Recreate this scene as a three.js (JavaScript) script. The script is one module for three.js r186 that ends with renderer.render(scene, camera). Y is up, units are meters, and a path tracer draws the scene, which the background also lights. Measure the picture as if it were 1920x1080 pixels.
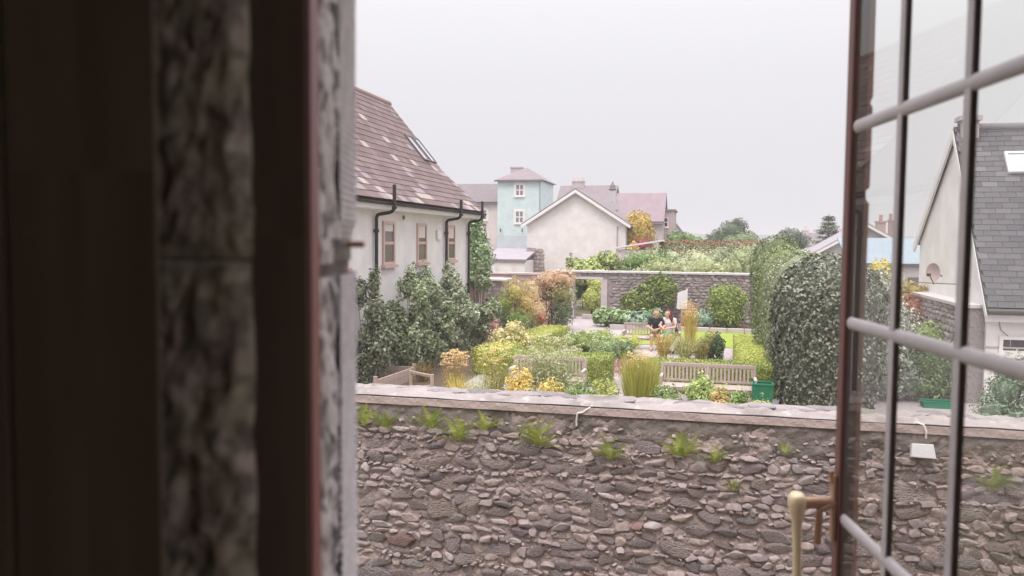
import * as THREE from 'three';
import { mergeGeometries } from 'three/addons/utils/BufferGeometryUtils.js';
import { MarchingCubes } from 'three/addons/objects/MarchingCubes.js';
import { RoundedBoxGeometry } from 'three/addons/geometries/RoundedBoxGeometry.js';

// ---------------------------------------------------------------- camera, sky, sun, exposure
const EYE = 3.8, FPX = 1500, TH = 14 * Math.PI / 180;
const scene = new THREE.Scene();
const camera = new THREE.PerspectiveCamera(2 * Math.atan(540 / FPX) * 180 / Math.PI, 16 / 9, 0.05, 900);
camera.rotation.order = 'YXZ';
camera.position.set(0, EYE, 0);
camera.rotation.set(-Math.atan(90 / FPX), 0, 0.0087);
camera.focus = 11; camera.userData.fStop = 6.5;
camera.updateMatrixWorld(true);
scene.add(camera);
const renderer = new THREE.WebGLRenderer();
renderer.toneMapping = THREE.LinearToneMapping;
renderer.toneMappingExposure = 1.42;
renderer.shadowMap.enabled = true;
{ // overcast sky, brighter towards the zenith
  const w = 64, h = 128, d = new Float32Array(w * h * 4);
  for (let y = 0; y < h; y++) {
    const s = Math.max(0, Math.sin(((y + 0.5) / h - 0.5) * Math.PI)), L = 0.565 + 2.1 * Math.pow(s, 2.4);
    for (let x = 0; x < w; x++) d.set([L * 1.0, L * 0.985, L * 1.025, 1], (y * w + x) * 4);
  }
  const t = new THREE.DataTexture(d, w, h, THREE.RGBAFormat, THREE.FloatType);
  t.mapping = THREE.EquirectangularReflectionMapping; t.magFilter = THREE.LinearFilter; t.needsUpdate = true;
  scene.background = t; scene.environment = t;
}
const sun = new THREE.DirectionalLight(0xfff3e6, 1.2);
sun.name = 'sun'; sun.position.set(-8, 60, 6); sun.target.position.set(2, 0, -20);
sun.castShadow = true; sun.shadow.radius = 40;
Object.assign(sun.shadow.camera, { left: -60, right: 60, top: 60, bottom: -60, near: 1, far: 200 });
scene.add(sun, sun.target);
scene.fog = new THREE.FogExp2(0xf4f0f4, 0.0014);

// ---------------------------------------------------------------- helpers
let seed = 12345;
const rnd = () => { seed |= 0; seed = seed + 0x6D2B79F5 | 0; let t = Math.imul(seed ^ seed >>> 15, 1 | seed); t = t + Math.imul(t ^ t >>> 7, 61 | t) ^ t; return ((t ^ t >>> 14) >>> 0) / 4294967296; };
const R = (a, b) => a + (b - a) * rnd(), pick = (a) => a[Math.floor(rnd() * a.length)];
const V = (x, y, z) => new THREE.Vector3(x, y, z);
const col = (h) => new THREE.Color(h);
const ray = (px, py) => V((px - 960) / FPX, -(py - 540) / FPX, -1).applyQuaternion(camera.quaternion);
const W = (px, py, h = 0) => { const v = ray(px, py), t = (h - EYE) / v.y; return V(v.x * t, h, v.z * t); };      // photograph direction -> point at height h
const D = (px, py, depth) => { const v = ray(px, py), t = depth / -v.z; return V(v.x * t, EYE + v.y * t, v.z * t); };
const G = (px, depth) => { const p = D(px, 450, depth); p.y = 0; return p; };
const names = {};
function numbered(n) { names[n] = (names[n] ?? -1) + 1; return names[n] ? n + '_' + String(names[n]).padStart(3, '0') : n; }
function thing(name, label, category, pos = V(0, 0, 0), turn = 0, group) {
  const o = new THREE.Group(); o.name = numbered(name); o.position.copy(pos); o.rotation.y = turn;
  o.userData = { label, category }; if (group) o.userData.group = group;
  scene.add(o); return o;
}
function clean(g) {
  g = g.index ? g.toNonIndexed() : g.clone();
  for (const k of Object.keys(g.attributes)) if (!['position', 'normal', 'uv', 'color'].includes(k)) g.deleteAttribute(k);
  if (!g.attributes.normal) g.computeVertexNormals();
  return g;
}
function metreUV(g) { // uv in metres from the dominant axis of each face
  const p = g.attributes.position, n = p.count, uv = new Float32Array(n * 2), a = V(), b = V(), c = V();
  for (let i = 0; i < n; i += 3) {
    a.fromBufferAttribute(p, i); b.fromBufferAttribute(p, i + 1).sub(a); c.fromBufferAttribute(p, i + 2).sub(a); b.cross(c);
    const x = Math.abs(b.x), y = Math.abs(b.y), z = Math.abs(b.z);
    for (let k = i; k < i + 3; k++) {
      const X = p.getX(k), Y = p.getY(k), Z = p.getZ(k);
      if (y >= x && y >= z) { uv[k * 2] = X; uv[k * 2 + 1] = Z; } else if (x >= z) { uv[k * 2] = Z; uv[k * 2 + 1] = Y; } else { uv[k * 2] = X; uv[k * 2 + 1] = Y; }
    }
  }
  g.setAttribute('uv', new THREE.BufferAttribute(uv, 2)); return g;
}
const joined = (gs) => { gs = [].concat(gs).map(clean); return metreUV(gs.length > 1 ? mergeGeometries(gs.map((g) => { g.deleteAttribute('uv'); return g; })) : gs[0]); };
function add(name, geo, mat, parent, raw) {
  const m = new THREE.Mesh(raw ? geo : joined(geo), mat); m.name = parent ? name : numbered(name); m.castShadow = m.receiveShadow = true; (parent ?? scene).add(m); return m;
}
function kid(name, g, mat, parent, pos, rot) { // a part that shares a ready geometry
  const m = new THREE.Mesh(g, mat); m.name = name; m.castShadow = m.receiveShadow = true; if (pos) m.position.copy(pos); if (rot) m.rotation.set(...rot); parent.add(m); return m;
}
function one(name, label, category, geo, mat, group) { const m = add(name, geo, mat, null); m.userData = { label, category }; if (group) m.userData.group = group; return m; }
const setting = (name, geo, mat) => { const m = add(name, geo, mat, null); m.userData.kind = 'structure'; return m; };
const box = (x0, x1, y0, y1, z0, z1) => new THREE.BoxGeometry(x1 - x0, y1 - y0, z1 - z0).translate((x0 + x1) / 2, (y0 + y1) / 2, (z0 + z1) / 2);
const rbox = (w, h, d, r = 0.006, s = 2) => new RoundedBoxGeometry(w, h, d, s, r);
const tube = (pts, r, seg = 8, n = 0) => new THREE.TubeGeometry(new THREE.CatmullRomCurve3(pts, false, 'catmullrom', 0.1), n || pts.length * 5, r, seg);
function taper(a, b, r0, r1, seg = 6) { const d = b.clone().sub(a), g = new THREE.CylinderGeometry(r1, r0, d.length(), seg, 1); g.translate(0, d.length() / 2, 0); g.applyQuaternion(new THREE.Quaternion().setFromUnitVectors(V(0, 1, 0), d.normalize())); return g.translate(a.x, a.y, a.z); }
function poly(pts, y) { // flat sheet from [x,z] points
  const s = new THREE.Shape(pts.map(([x, z]) => new THREE.Vector2(x, -z))); return new THREE.ShapeGeometry(s).rotateX(-Math.PI / 2).translate(0, y, 0);
}
// garden frame: r to the right, f away from the house
const gv = (o, r, f, y = 0) => V(o.x + r * Math.cos(TH) + f * Math.sin(TH), y, o.z + r * Math.sin(TH) - f * Math.cos(TH));

// tileable noise
const HS = new Float32Array(65536); for (let i = 0; i < 65536; i++) HS[i] = rnd();
const hash = (x, y, p, s) => HS[(((x % p + p) % p) * 131 + ((y % p + p) % p) * 8191 + s * 977) & 65535];
function vnoise(x, y, p, s = 0) { const i = Math.floor(x), j = Math.floor(y), u = x - i, v = y - j, a = u * u * (3 - 2 * u), b = v * v * (3 - 2 * v); return (hash(i, j, p, s) * (1 - a) + hash(i + 1, j, p, s) * a) * (1 - b) + (hash(i, j + 1, p, s) * (1 - a) + hash(i + 1, j + 1, p, s) * a) * b; }
function fbm(x, y, p, o = 4, s = 0) { let r = 0, a = 0.5, t = 0; for (let k = 0; k < o; k++) { r += a * vnoise(x, y, p, s + k); t += a; a *= 0.55; x *= 2; y *= 2; p *= 2; } return r / t; }
const sm = (a, b, x) => { x = Math.min(1, Math.max(0, (x - a) / (b - a))); return x * x * (3 - 2 * x); };
function tex(n, metres, f) { // f(u,v in 0..1) -> grey or [r,g,b], 0..1 linear multipliers
  const d = new Uint8Array(n * n * 4);
  for (let y = 0; y < n; y++) for (let x = 0; x < n; x++) { let c = f(x / n, y / n); if (!c.length) c = [c, c, c]; for (let k = 0; k < 3; k++) d[(y * n + x) * 4 + k] = Math.max(0, Math.min(255, c[k] * 255)); d[(y * n + x) * 4 + 3] = 255; }
  const t = new THREE.DataTexture(d, n, n); t.wrapS = t.wrapT = THREE.RepeatWrapping; t.magFilter = THREE.LinearFilter; t.repeat.set(1 / metres, 1 / metres); t.needsUpdate = true; return t;
}
const again = (t, mx, my) => { const c = t.clone(); c.repeat.set(1 / mx, 1 / (my ?? mx)); c.needsUpdate = true; return c; };
const T = {
  patch: tex(256, 3, (u, v) => 0.74 + 0.26 * fbm(u * 6, v * 6, 6, 5)),
  grain: tex(256, 0.5, (u, v) => 0.55 + 0.45 * fbm(u * 16, v * 16, 16, 4, 3)),
  wood: tex(256, 0.6, (u, v) => 0.6 + 0.4 * fbm(u * 40, v * 3, 1 << 12, 3, 7) * (0.8 + 0.2 * fbm(u * 5, v * 5, 5, 2))),
  pebble: tex(512, 1.6, (u, v) => { const a = fbm(u * 64, v * 64, 64, 2, 2), b = fbm(u * 5, v * 5, 5, 3, 9); const k = 0.55 + 0.35 * a + 0.25 * b; return [k, k * 0.985, k * 0.97]; }),
  bump: tex(256, 0.4, (u, v) => fbm(u * 8, v * 8, 8, 6, 11)),
  render: tex(512, 2.2, (u, v) => { const s = sm(0.52, 0.75, fbm(u * 5, v * 5, 5, 5, 21)), m = sm(0.6, 0.72, fbm(u * 9, v * 9, 9, 4, 31)), w = sm(0.66, 0.74, fbm(u * 20, v * 20, 20, 3, 41)); const k = 0.62 + 0.38 * fbm(u * 12, v * 12, 12, 5, 15); return [k * (1 - 0.4 * s) + 0.25 * w, k * (0.97 - 0.36 * s + 0.03 * m) + 0.25 * w, k * (0.96 - 0.42 * s) + 0.25 * w]; }),
  streak: tex(256, 2, (u, v) => 0.8 + 0.2 * fbm(u * 24, v * 4, 1 << 12, 4, 5)),
  pit: tex(512, 0.15, (u, v) => { const a = fbm(u * 22 + v * 5, v * 13, 1 << 12, 4, 71), k = 0.24 + 0.76 * sm(0.38, 0.58, a); return [k, k * 0.99, k * 0.985]; }),
  soft: tex(256, 0.16, (u, v) => { const k = 0.46 + 0.54 * sm(0.34, 0.68, fbm(u * 26, v * 18, 1 << 12, 4, 91)), g = sm(0.62, 0.72, fbm(u * 3, v * 3, 3, 3, 61)); return [k * (1 - 0.07 * g), k, k * (1 - 0.1 * g)]; }),
  lichen: tex(512, 0.16, (u, v) => { const k = 0.42 + 0.58 * sm(0.36, 0.64, fbm(u * 20, v * 11, 1 << 12, 5, 51)), g = sm(0.6, 0.7, fbm(u * 4, v * 4, 4, 3, 61)); return [k * (1 - 0.15 * g), k, k * (1 - 0.1 * g)]; }),
};
const mat = (c, o = {}) => new THREE.MeshStandardMaterial({ color: col(c), roughness: 0.85, ...o });
const bumped = (c, s, o = {}) => mat(c, { bumpMap: T.bump, bumpScale: s, ...o });
const M = {
  plaster: bumped('#f0eaea', 0.004, { map: T.patch }), pinkwall: bumped('#efdfe0', 0.004, { map: T.patch }), beige: bumped('#f6efee', 0.004, { map: T.patch }), mint: bumped('#d9eaec', 0.003, { map: T.patch }), mintside: bumped('#d0dedf', 0.003, { map: T.patch }), blueside: bumped('#d3dbe4', 0.003, { map: T.patch }),
  white: mat('#e9e5e6', { roughness: 0.5 }), black: mat('#2a2526', { roughness: 0.45 }), slateFar: bumped('#81777a', 0.01, { map: T.patch }), slateFar2: bumped('#8f8387', 0.01, { map: T.patch }),
  glassDark: new THREE.MeshStandardMaterial({ color: col('#3a3c40'), roughness: 0.08 }), frame: mat('#c9a9a4', { roughness: 0.55 }),
  wood: mat('#c6b2ad', { map: T.wood, bumpMap: T.wood, bumpScale: 0.003 }), timber: mat('#cdb6aa', { map: T.wood, bumpMap: T.wood, bumpScale: 0.003 }),
  gravel: bumped('#b9b0b3', 0.012, { map: T.pebble }), soil: bumped('#6d5a4c', 0.03, { map: T.grain }), earth: bumped('#6f6a4e', 0.03, { map: T.grain }),
  lawn: bumped('#9db03f', 0.02, { map: again(T.grain, 1.1) }), dry: bumped('#b89a8f', 0.02, { map: again(T.grain, 1.4) }),
  trunk: bumped('#6a5c50', 0.01), palebark: bumped('#b5aca6', 0.008),
  mortar: bumped('#bba8a4', 0.03, { map: again(T.grain, 0.7) }), concrete: bumped('#c9bdbd', 0.006, { map: T.patch }),
  brass: new THREE.MeshStandardMaterial({ color: col('#f0d9b6'), roughness: 0.4, metalness: 0.25 }), brassOld: new THREE.MeshStandardMaterial({ color: col('#b8927a'), roughness: 0.5, metalness: 0.35 }),
};

// ---------------------------------------------------------------- foliage
const leafMat = new THREE.MeshPhysicalMaterial({ vertexColors: true, roughness: 0.75, side: THREE.DoubleSide, transmission: 0.25, thickness: 0 });
const leafFlat = new THREE.MeshStandardMaterial({ vertexColors: true, roughness: 0.7, side: THREE.DoubleSide });
class Leaves {
  constructor(n) { this.p = new Float32Array(n * 12); this.c = new Float32Array(n * 12); this.ix = new Uint32Array(n * 6); this.n = 0; this.max = n; }
  leaf(x, y, z, nx, ny, nz, L, w, c, droop = 0.3) { // a folded leaf: base, two sides, tip
    if (this.n >= this.max) return;
    // tangent: random, leaning down
    let tx = R(-1, 1), ty = R(-1, 1) - droop, tz = R(-1, 1); const d = tx * nx + ty * ny + tz * nz; tx -= nx * d; ty -= ny * d; tz -= nz * d;
    let l = Math.hypot(tx, ty, tz) || 1; tx /= l; ty /= l; tz /= l;
    const bx = ny * tz - nz * ty, by = nz * tx - nx * tz, bz = nx * ty - ny * tx, o = this.n * 12, p = this.p, f = w * 0.35;
    p[o] = x - tx * L / 2; p[o + 1] = y - ty * L / 2; p[o + 2] = z - tz * L / 2;
    p[o + 3] = x + bx * w + nx * f; p[o + 4] = y + by * w + ny * f; p[o + 5] = z + bz * w + nz * f;
    p[o + 6] = x + tx * L / 2 - nx * f; p[o + 7] = y + ty * L / 2 - ny * f; p[o + 8] = z + tz * L / 2 - nz * f;
    p[o + 9] = x - bx * w + nx * f; p[o + 10] = y - by * w + ny * f; p[o + 11] = z - bz * w + nz * f;
    const k = R(0.9, 1.45), gy = (c.r * 0.3 + c.g * 0.59 + c.b * 0.11) * 0.14; for (let i = 0; i < 4; i++) { this.c[o + i * 3] = (c.r * 0.9 + gy) * k; this.c[o + i * 3 + 1] = (c.g * 0.84 + gy) * k; this.c[o + i * 3 + 2] = (c.b * 0.86 + gy) * k; }
    const q = this.n * 4; this.ix.set([q, q + 1, q + 2, q, q + 2, q + 3], this.n * 6); this.n++;
  }
  geo() {
    const g = new THREE.BufferGeometry(); g.setAttribute('position', new THREE.BufferAttribute(this.p.subarray(0, this.n * 12), 3)); g.setAttribute('color', new THREE.BufferAttribute(this.c.subarray(0, this.n * 12), 3));
    g.setIndex(new THREE.BufferAttribute(this.ix.subarray(0, this.n * 6), 1)); g.computeVertexNormals(); return g;
  }
}
const P = (...h) => h.map(col);
const PAL = {
  dark: P('#56683f', '#667a4c', '#465636', '#788a60', '#8c9c74'), deep: P('#45603a', '#557243', '#39502f', '#67834f'), mid: P('#6d8f45', '#7fa052', '#5c7c3b', '#8fae62'), lime: P('#a9b84a', '#b9c65a', '#93a640', '#c7cf70'),
  chart: P('#a4b03a', '#b5bc44', '#8fa032', '#c2c454'), hedge: P('#8a9e3c', '#9cab44', '#788c34', '#aab552'), yellow: P('#d9c052', '#e2cc66', '#c4aa40', '#b9b250'), gold: P('#d8b13c', '#c79c34', '#e3c35c', '#a9a03c'), orange: P('#d59a60', '#cf8a56', '#c7a862', '#a99a52', '#d8ae7c'),
  silver: P('#8d9a86', '#a9b3a2', '#6f7d68', '#c3cabd', '#56664e'), grey: P('#9dab82', '#8a9a72', '#b0bb94', '#7b8b62'), pale: P('#c6c99a', '#b4bd86', '#d3d3a8', '#a7b278'), red: P('#a8434a', '#b9525a', '#8c3840', '#c26a60'), rust: P('#b8685a', '#a85a48', '#c98670', '#8d7a4a'), blue: P('#7f9f86', '#93b096', '#6b8c72', '#a6bfa2'), far: P('#6f8068', '#5f7060', '#7f8f74'), cream: P('#e8dcae', '#ddd08c', '#a6b070', '#8fa45c'), olive: P('#a79a4a', '#b8a850', '#8f9040', '#c2a050'),
};
const bl = (x, y, z, rx, ry, rz) => ({ x, y, z, rx, ry: ry ?? rx, rz: rz ?? rx });
function blobLeaves(L, blobs, n, len, wid, pal, o = {}) {
  let tot = 0; const area = blobs.map((b) => { const a = b.rx * b.ry + b.ry * b.rz + b.rx * b.rz; tot += a; return a; });
  blobs.forEach((b, k) => {
    const m = Math.round(n * area[k] / tot), pp = b.pal ?? pal, ph = R(0, 9), tone = pick(pp);
    for (let i = 0; i < m; i++) {
      let x = R(-1, 1), y = R(-1, 1), z = R(-1, 1), l = Math.hypot(x, y, z); if (l > 1 || l < 0.01) { i--; continue; } x /= l; y /= l; z /= l;
      const lump = 1 + (o.lump ?? 0.16) * (Math.sin(x * 5 + ph) * Math.sin(y * 6 + ph * 2) + Math.sin(z * 7 - ph) * 0.7), q = lump * (1 - (o.deep ?? 0.45) * rnd() * rnd());
      const Y = b.y + y * b.ry * q; if (Y < 0.02) continue;
      const s = R(0.7, 1.3), j = o.tilt ?? 0.7; let nx = x + R(-j, j), ny = y + R(-j, j) + 0.25, nz = z + R(-j, j); l = Math.hypot(nx, ny, nz); 
      L.leaf(b.x + x * b.rx * q, Y, b.z + z * b.rz * q, nx / l, ny / l, nz / l, len * s, wid * s, rnd() < 0.35 ? tone : pick(pp), o.droop ?? 0.3);
    }
  });
}
const coreCache = {};
function coreOf(pal) { const c = new THREE.Color(0, 0, 0); pal.forEach((q) => c.add(q)); c.multiplyScalar(1 / pal.length); const g = (c.r * 0.3 + c.g * 0.59 + c.b * 0.11) * 0.14; c.setRGB(c.r * 0.9 + g, c.g * 0.84 + g, c.b * 0.86 + g).multiplyScalar(1.0); return coreCache[c.getHex()] ??= new THREE.MeshStandardMaterial({ color: c, roughness: 0.9 }); } // the same colour as the leaves outside
function coreGeo(b, k = 0.72) { const g = new THREE.IcosahedronGeometry(1, 2), p = g.attributes.position; for (let i = 0; i < p.count; i++) { const q = k * (1 + 0.14 * Math.sin(p.getX(i) * 4 + b.x * 3) * Math.cos(p.getZ(i) * 5 + b.y)); p.setXYZ(i, p.getX(i) * b.rx * q + b.x, Math.max(0.01, p.getY(i) * b.ry * q + b.y), p.getZ(i) * b.rz * q + b.z); } g.computeVertexNormals(); return g; }
// a shrub: foliage of many leaves round stems and a dark twiggy heart
function shrub(name, label, pos, blobs, n, len, pal, o = {}) {
  const t = thing(name, label, o.cat ?? 'shrub', pos, o.turn ?? 0, o.group), L = new Leaves(n + 64);
  blobLeaves(L, blobs, n, len, len * (o.w ?? 0.3), pal, o);
  const low = Math.min(...blobs.map((b) => b.y)), st = [];
  for (const b of blobs) st.push(taper(V(b.x * 0.25, 0, b.z * 0.25), V(b.x, b.y + b.ry * 0.3, b.z), (o.stem ?? 0.03), (o.stem ?? 0.03) * 0.4, 6));
  add(o.trunk ? 'trunk' : 'stem', st, o.bark ?? M.trunk, t);
  if (o.core !== false) { if (blobs[0].pal) for (const b of blobs) add('inner_foliage', coreGeo(b, 0.5), coreOf(b.pal), t); else add('inner_foliage', blobs.map((b) => coreGeo(b, (o.core ?? 0.7) * 0.9)), coreOf(pal), t); }
  add(o.part ?? 'foliage', L.geo(), o.flat ? leafFlat : leafMat, t, true);
  return t;
}
const mound = (w, h, d, n = 5) => { const a = []; for (let i = 0; i < n; i++) a.push(bl(R(-0.32, 0.32) * w, h * R(0.4, 0.58), R(-0.32, 0.32) * d, w * R(0.22, 0.34), h * R(0.36, 0.46), d * R(0.22, 0.34))); return a; };
// clipped box hedge in its own frame, x right, z towards the house
function hedge(label, pos, turn, w, h, d, pal, n, group) {
  const t = thing('clipped_hedge', label, 'hedge', pos, turn, group), L = new Leaves(n);
  const a = [w * d, w * h, w * h, d * h, d * h], tot = a.reduce((x, y) => x + y); let k = 0; const ph = R(0, 9);
  for (const s of a) {
    for (let i = 0; i < n * s / tot; i++) {
      const u = R(-0.5, 0.5), v = R(-0.5, 0.5), j = -R(0, 1) * R(0, 0.09) + 0.025 * Math.sin(u * w * 6 + ph) * Math.sin(v * 9 + ph) + (rnd() < 0.06 ? R(0, 0.06) : 0); let x, y, z, nx = 0, ny = 0, nz = 0;
      if (k === 0) { x = u * w; z = v * d; y = h + j; ny = 1; } else if (k < 3) { x = u * w; y = (v + 0.5) * h; nz = k === 1 ? 1 : -1; z = nz * (d / 2 + j); } else { z = u * d; y = (v + 0.5) * h; nx = k === 3 ? 1 : -1; x = nx * (w / 2 + j); }
      nx += R(-0.8, 0.8); ny += R(-0.6, 0.9); nz += R(-0.8, 0.8); const l = Math.hypot(nx, ny, nz);
      L.leaf(x, y, z, nx / l, ny / l, nz / l, R(0.035, 0.07), R(0.012, 0.02), pick(pal), 0.1);
    } k++;
  }
  add('inner_foliage', rbox(w - 0.16, h - 0.08, d - 0.16, 0.06).translate(0, (h - 0.08) / 2, 0), coreOf(pal), t);
  add('foliage', L.geo(), leafMat, t, true); return t;
}
// clipped column with a domed top
function topiary(label, pos, r, h, n, len, pal) {
  const t = thing('clipped_column_tree', label, 'topiary', pos, 0, 'clipped evergreen columns along the garden edge'), L = new Leaves(n), dome = r * 1.1;
  const rad = (y) => { const q = y < h - dome ? 1 : Math.sqrt(Math.max(0, 1 - ((y - h + dome) / dome) ** 2.2)); return r * q * (0.8 + 0.2 * sm(0, 1.5, y)) * (1 + 0.02 * Math.sin(y * 3)); };
  let m = 0, guard = 0;
  while (m < n && guard++ < n * 4) {
    const y = h * Math.pow(rnd(), 0.92), a = R(0, Math.PI * 2), q = rad(y); if (rnd() > (q / r) * 0.8 + 0.25) continue;
    const lump = 1 + 0.035 * Math.sin(a * 7 + y * 2) * Math.sin(y * 5 + a * 2) + 0.03 * Math.sin(a * 19 + y * 11), k = q * lump - R(0, 1) * R(0, 0.2) + (rnd() < 0.03 ? R(0, 0.06) : 0), up = y > h - dome ? (y - h + dome) / dome : 0;
    let nx = Math.cos(a) * (1 - up * 0.7) + R(-0.7, 0.7), ny = up + R(-0.5, 0.8), nz = Math.sin(a) * (1 - up * 0.7) + R(-0.7, 0.7); const l = Math.hypot(nx, ny, nz), s = R(0.7, 1.35);
    L.leaf(Math.cos(a) * k, y, Math.sin(a) * k, nx / l, ny / l, nz / l, len * s, len * 0.3 * s, pick(pal), 0.5); m++;
  }
  const pts = []; for (let i = 0; i <= 14; i++) { const y = (h - 0.16) * i / 14; pts.push(new THREE.Vector2(Math.max(0.001, rad(y + 0.1) - 0.2), y)); }
  add('trunk', taper(V(0, 0, 0), V(0, h * 0.5, 0), 0.12, 0.07, 8), M.trunk, t); add('inner_foliage', new THREE.LatheGeometry(pts, 24), coreOf(pal), t);
  add('foliage', L.geo(), leafFlat, t, true); return t;
}
// grasses and feathery stems: curved blades that fan out of one root
function tuft(name, label, pos, n, h, spread, pal, o = {}) {
  const t = thing(name, label, o.cat ?? 'ornamental grass', pos, 0, o.group), ps = [], cs = [], ix = [];
  for (let i = 0; i < n; i++) {
    const a = R(0, 6.283), lean = spread * Math.sqrt(rnd()), hh = h * R(0.6, 1.05), w = (o.w ?? 0.008) * R(0.7, 1.4), c = pick(pal), r0 = R(0, o.root ?? 0.12), b = R(0, 6.283), k = R(0.75, 1.2);
    const q = ps.length / 3, N = 5;
    for (let s = 0; s <= N; s++) { const f = s / N, d = r0 + lean * Math.pow(f, 1.7), y = hh * (f - (o.arch ?? 0.12) * f * f * lean / (h || 1) * 2), ww = w * (1 - f * 0.85) ; const x = Math.cos(a) * d, z = Math.sin(a) * d; ps.push(x - Math.cos(b) * ww, y, z - Math.sin(b) * ww, x + Math.cos(b) * ww, y, z + Math.sin(b) * ww); cs.push(c.r * k, c.g * k, c.b * k, c.r * k, c.g * k, c.b * k); if (s < N) ix.push(q + s * 2, q + s * 2 + 1, q + s * 2 + 2, q + s * 2 + 1, q + s * 2 + 3, q + s * 2 + 2); }
  }
  const g = new THREE.BufferGeometry(); g.setAttribute('position', new THREE.Float32BufferAttribute(ps, 3)); g.setAttribute('color', new THREE.Float32BufferAttribute(cs, 3)); g.setIndex(ix); g.computeVertexNormals();
  add(o.part ?? 'blades', g, leafFlat, t, true);
  if (o.heads) { const L = new Leaves(o.heads * 26); for (let i = 0; i < o.heads; i++) { const a = R(0, 6.283), d = spread * Math.sqrt(rnd()) * 0.9, y = h * R(0.72, 1.06), s = o.hs ?? 0.07; for (let k = 0; k < 24; k++) L.leaf(Math.cos(a) * d + R(-s, s), y + R(-0.25, 0.25) * s * (o.tall ?? 1), Math.sin(a) * d + R(-s, s), R(-0.4, 0.4), 0.9, R(-0.4, 0.4), 0.028, 0.012, pick(o.hp ?? pal), 0); } add(o.headPart ?? 'flower_heads', L.geo(), leafFlat, t, true); }
  if (o.low) { const L = new Leaves(o.low); blobLeaves(L, [bl(0, h * 0.38, 0, spread * 0.8, h * 0.38)], o.low, 0.06, 0.012, pal, { deep: 0.9 }); add('foliage', L.geo(), leafMat, t, true); }
  return t;
}

// ---------------------------------------------------------------- stones
function stoneGeo(e, rough) { // rounded, faintly angular lump about 1 across
  const g = new THREE.SphereGeometry(1, 16, 12), p = g.attributes.position, a = R(0, 9), b = R(0, 9), c = R(0, 9), cut = [0, 1, 2, 3, 4, 5].map((k) => ({ n: (k ? V(R(-1, 1), R(-1, 1), R(-0.3, 0.9)) : V(R(-0.25, 0.25), R(-0.3, 0.3), 1)).normalize(), d: k ? R(0.5, 0.85) : R(0.5, 0.7) }));
  for (let i = 0; i < p.count; i++) {
    const v = V(p.getX(i), p.getY(i), p.getZ(i)), f = (q) => Math.sign(q) * Math.pow(Math.abs(q), e); v.set(f(v.x), f(v.y), f(v.z));
    v.multiplyScalar(1 + rough * (Math.sin(v.x * 3 + a) * Math.sin(v.y * 3.4 + b) + 0.5 * Math.sin(v.z * 5 + v.x * 6 + c)));
    for (const k of cut) { const d = v.dot(k.n) - k.d; if (d > 0) v.addScaledVector(k.n, -d * 0.93); }
    p.setXYZ(i, v.x * 0.5, v.y * 0.5, v.z * 0.5);
  }
  const q = clean(g); q.computeVertexNormals();
  // smooth normals of the welded sphere
  g.computeVertexNormals(); const s = g.toNonIndexed(); s.deleteAttribute('uv'); return metreUV(s);
}
const stoneShapes = []; for (let i = 0; i < 30; i++) stoneShapes.push(stoneGeo(R(0.42, 0.85), R(0.06, 0.15)));
const stoneCols = ['#b9aaa9', '#ad9fa0', '#bfaeac', '#b6a5a2', '#c9b9b7', '#b0a2a4', '#b8a6a8', '#a69a9d', '#bba9a3', '#cdc0bf', '#a98a84', '#bcb0b1'];
const stoneMats = stoneCols.map((c) => bumped(c, 0.03, { map: again(T.grain, 0.35), roughness: 0.9 }));
const stuffMat = bumped('#ffffff', 0.012, { vertexColors: true, map: again(T.grain, 0.35) });
function layStones(parent, list, most, name = 'stone', shapes = stoneShapes, mats = stoneMats, cols = stoneCols, stuffM = stuffMat) { // list: {x,y,z,w,h,d,r,c,g?}
  list.sort((a, b) => b.w * b.h - a.w * a.h);
  const rest = [];
  list.forEach((s, i) => {
    const g = shapes[s.g ?? Math.floor(rnd() * shapes.length)];
    if (i < most) { const m = kid(name, g, mats[s.c], parent, V(s.x, s.y, s.z), [s.rx ?? 0, s.ry ?? 0, s.r ?? 0]); m.scale.set(s.w, s.h, s.d); m.name = i ? name + '_' + String(i).padStart(3, '0') : name; } else {
      const q = g.clone().scale(s.w, s.h, s.d).applyMatrix4(new THREE.Matrix4().makeRotationFromEuler(new THREE.Euler(s.rx ?? 0, s.ry ?? 0, s.r ?? 0))).translate(s.x, s.y, s.z), n = q.attributes.position.count, a = new Float32Array(n * 3), c = col(cols[s.c]); for (let k = 0; k < n; k++) a.set([c.r, c.g, c.b], k * 3); q.setAttribute('color', new THREE.BufferAttribute(a, 3)); q.deleteAttribute('uv'); rest.push(metreUV(q));
    }
  });
  if (rest.length) { const m = kid('small_' + name, mergeGeometries(rest), stuffM, parent); m.userData.kind = 'stuff'; }
}

// ---------------------------------------------------------------- ground
setting('ground', new THREE.PlaneGeometry(1200, 1200, 1, 1).rotateX(-Math.PI / 2).translate(0, -0.01, -200), M.earth);
const GO = V(0, 0, 0); // garden frame origin under the window
const sheet = (name, r0, r1, f0, f1, y, m) => setting(name, poly([[r0, f0], [r1, f0], [r1, f1], [r0, f1]].map(([r, f]) => { const p = gv(GO, r, f); return [p.x, p.z]; }), y), m);
const toGarden = (p) => { const dx = p.x, dz = p.z; return [dx * Math.cos(TH) + dz * Math.sin(TH), dx * Math.sin(TH) - dz * Math.cos(TH)]; };

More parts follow.
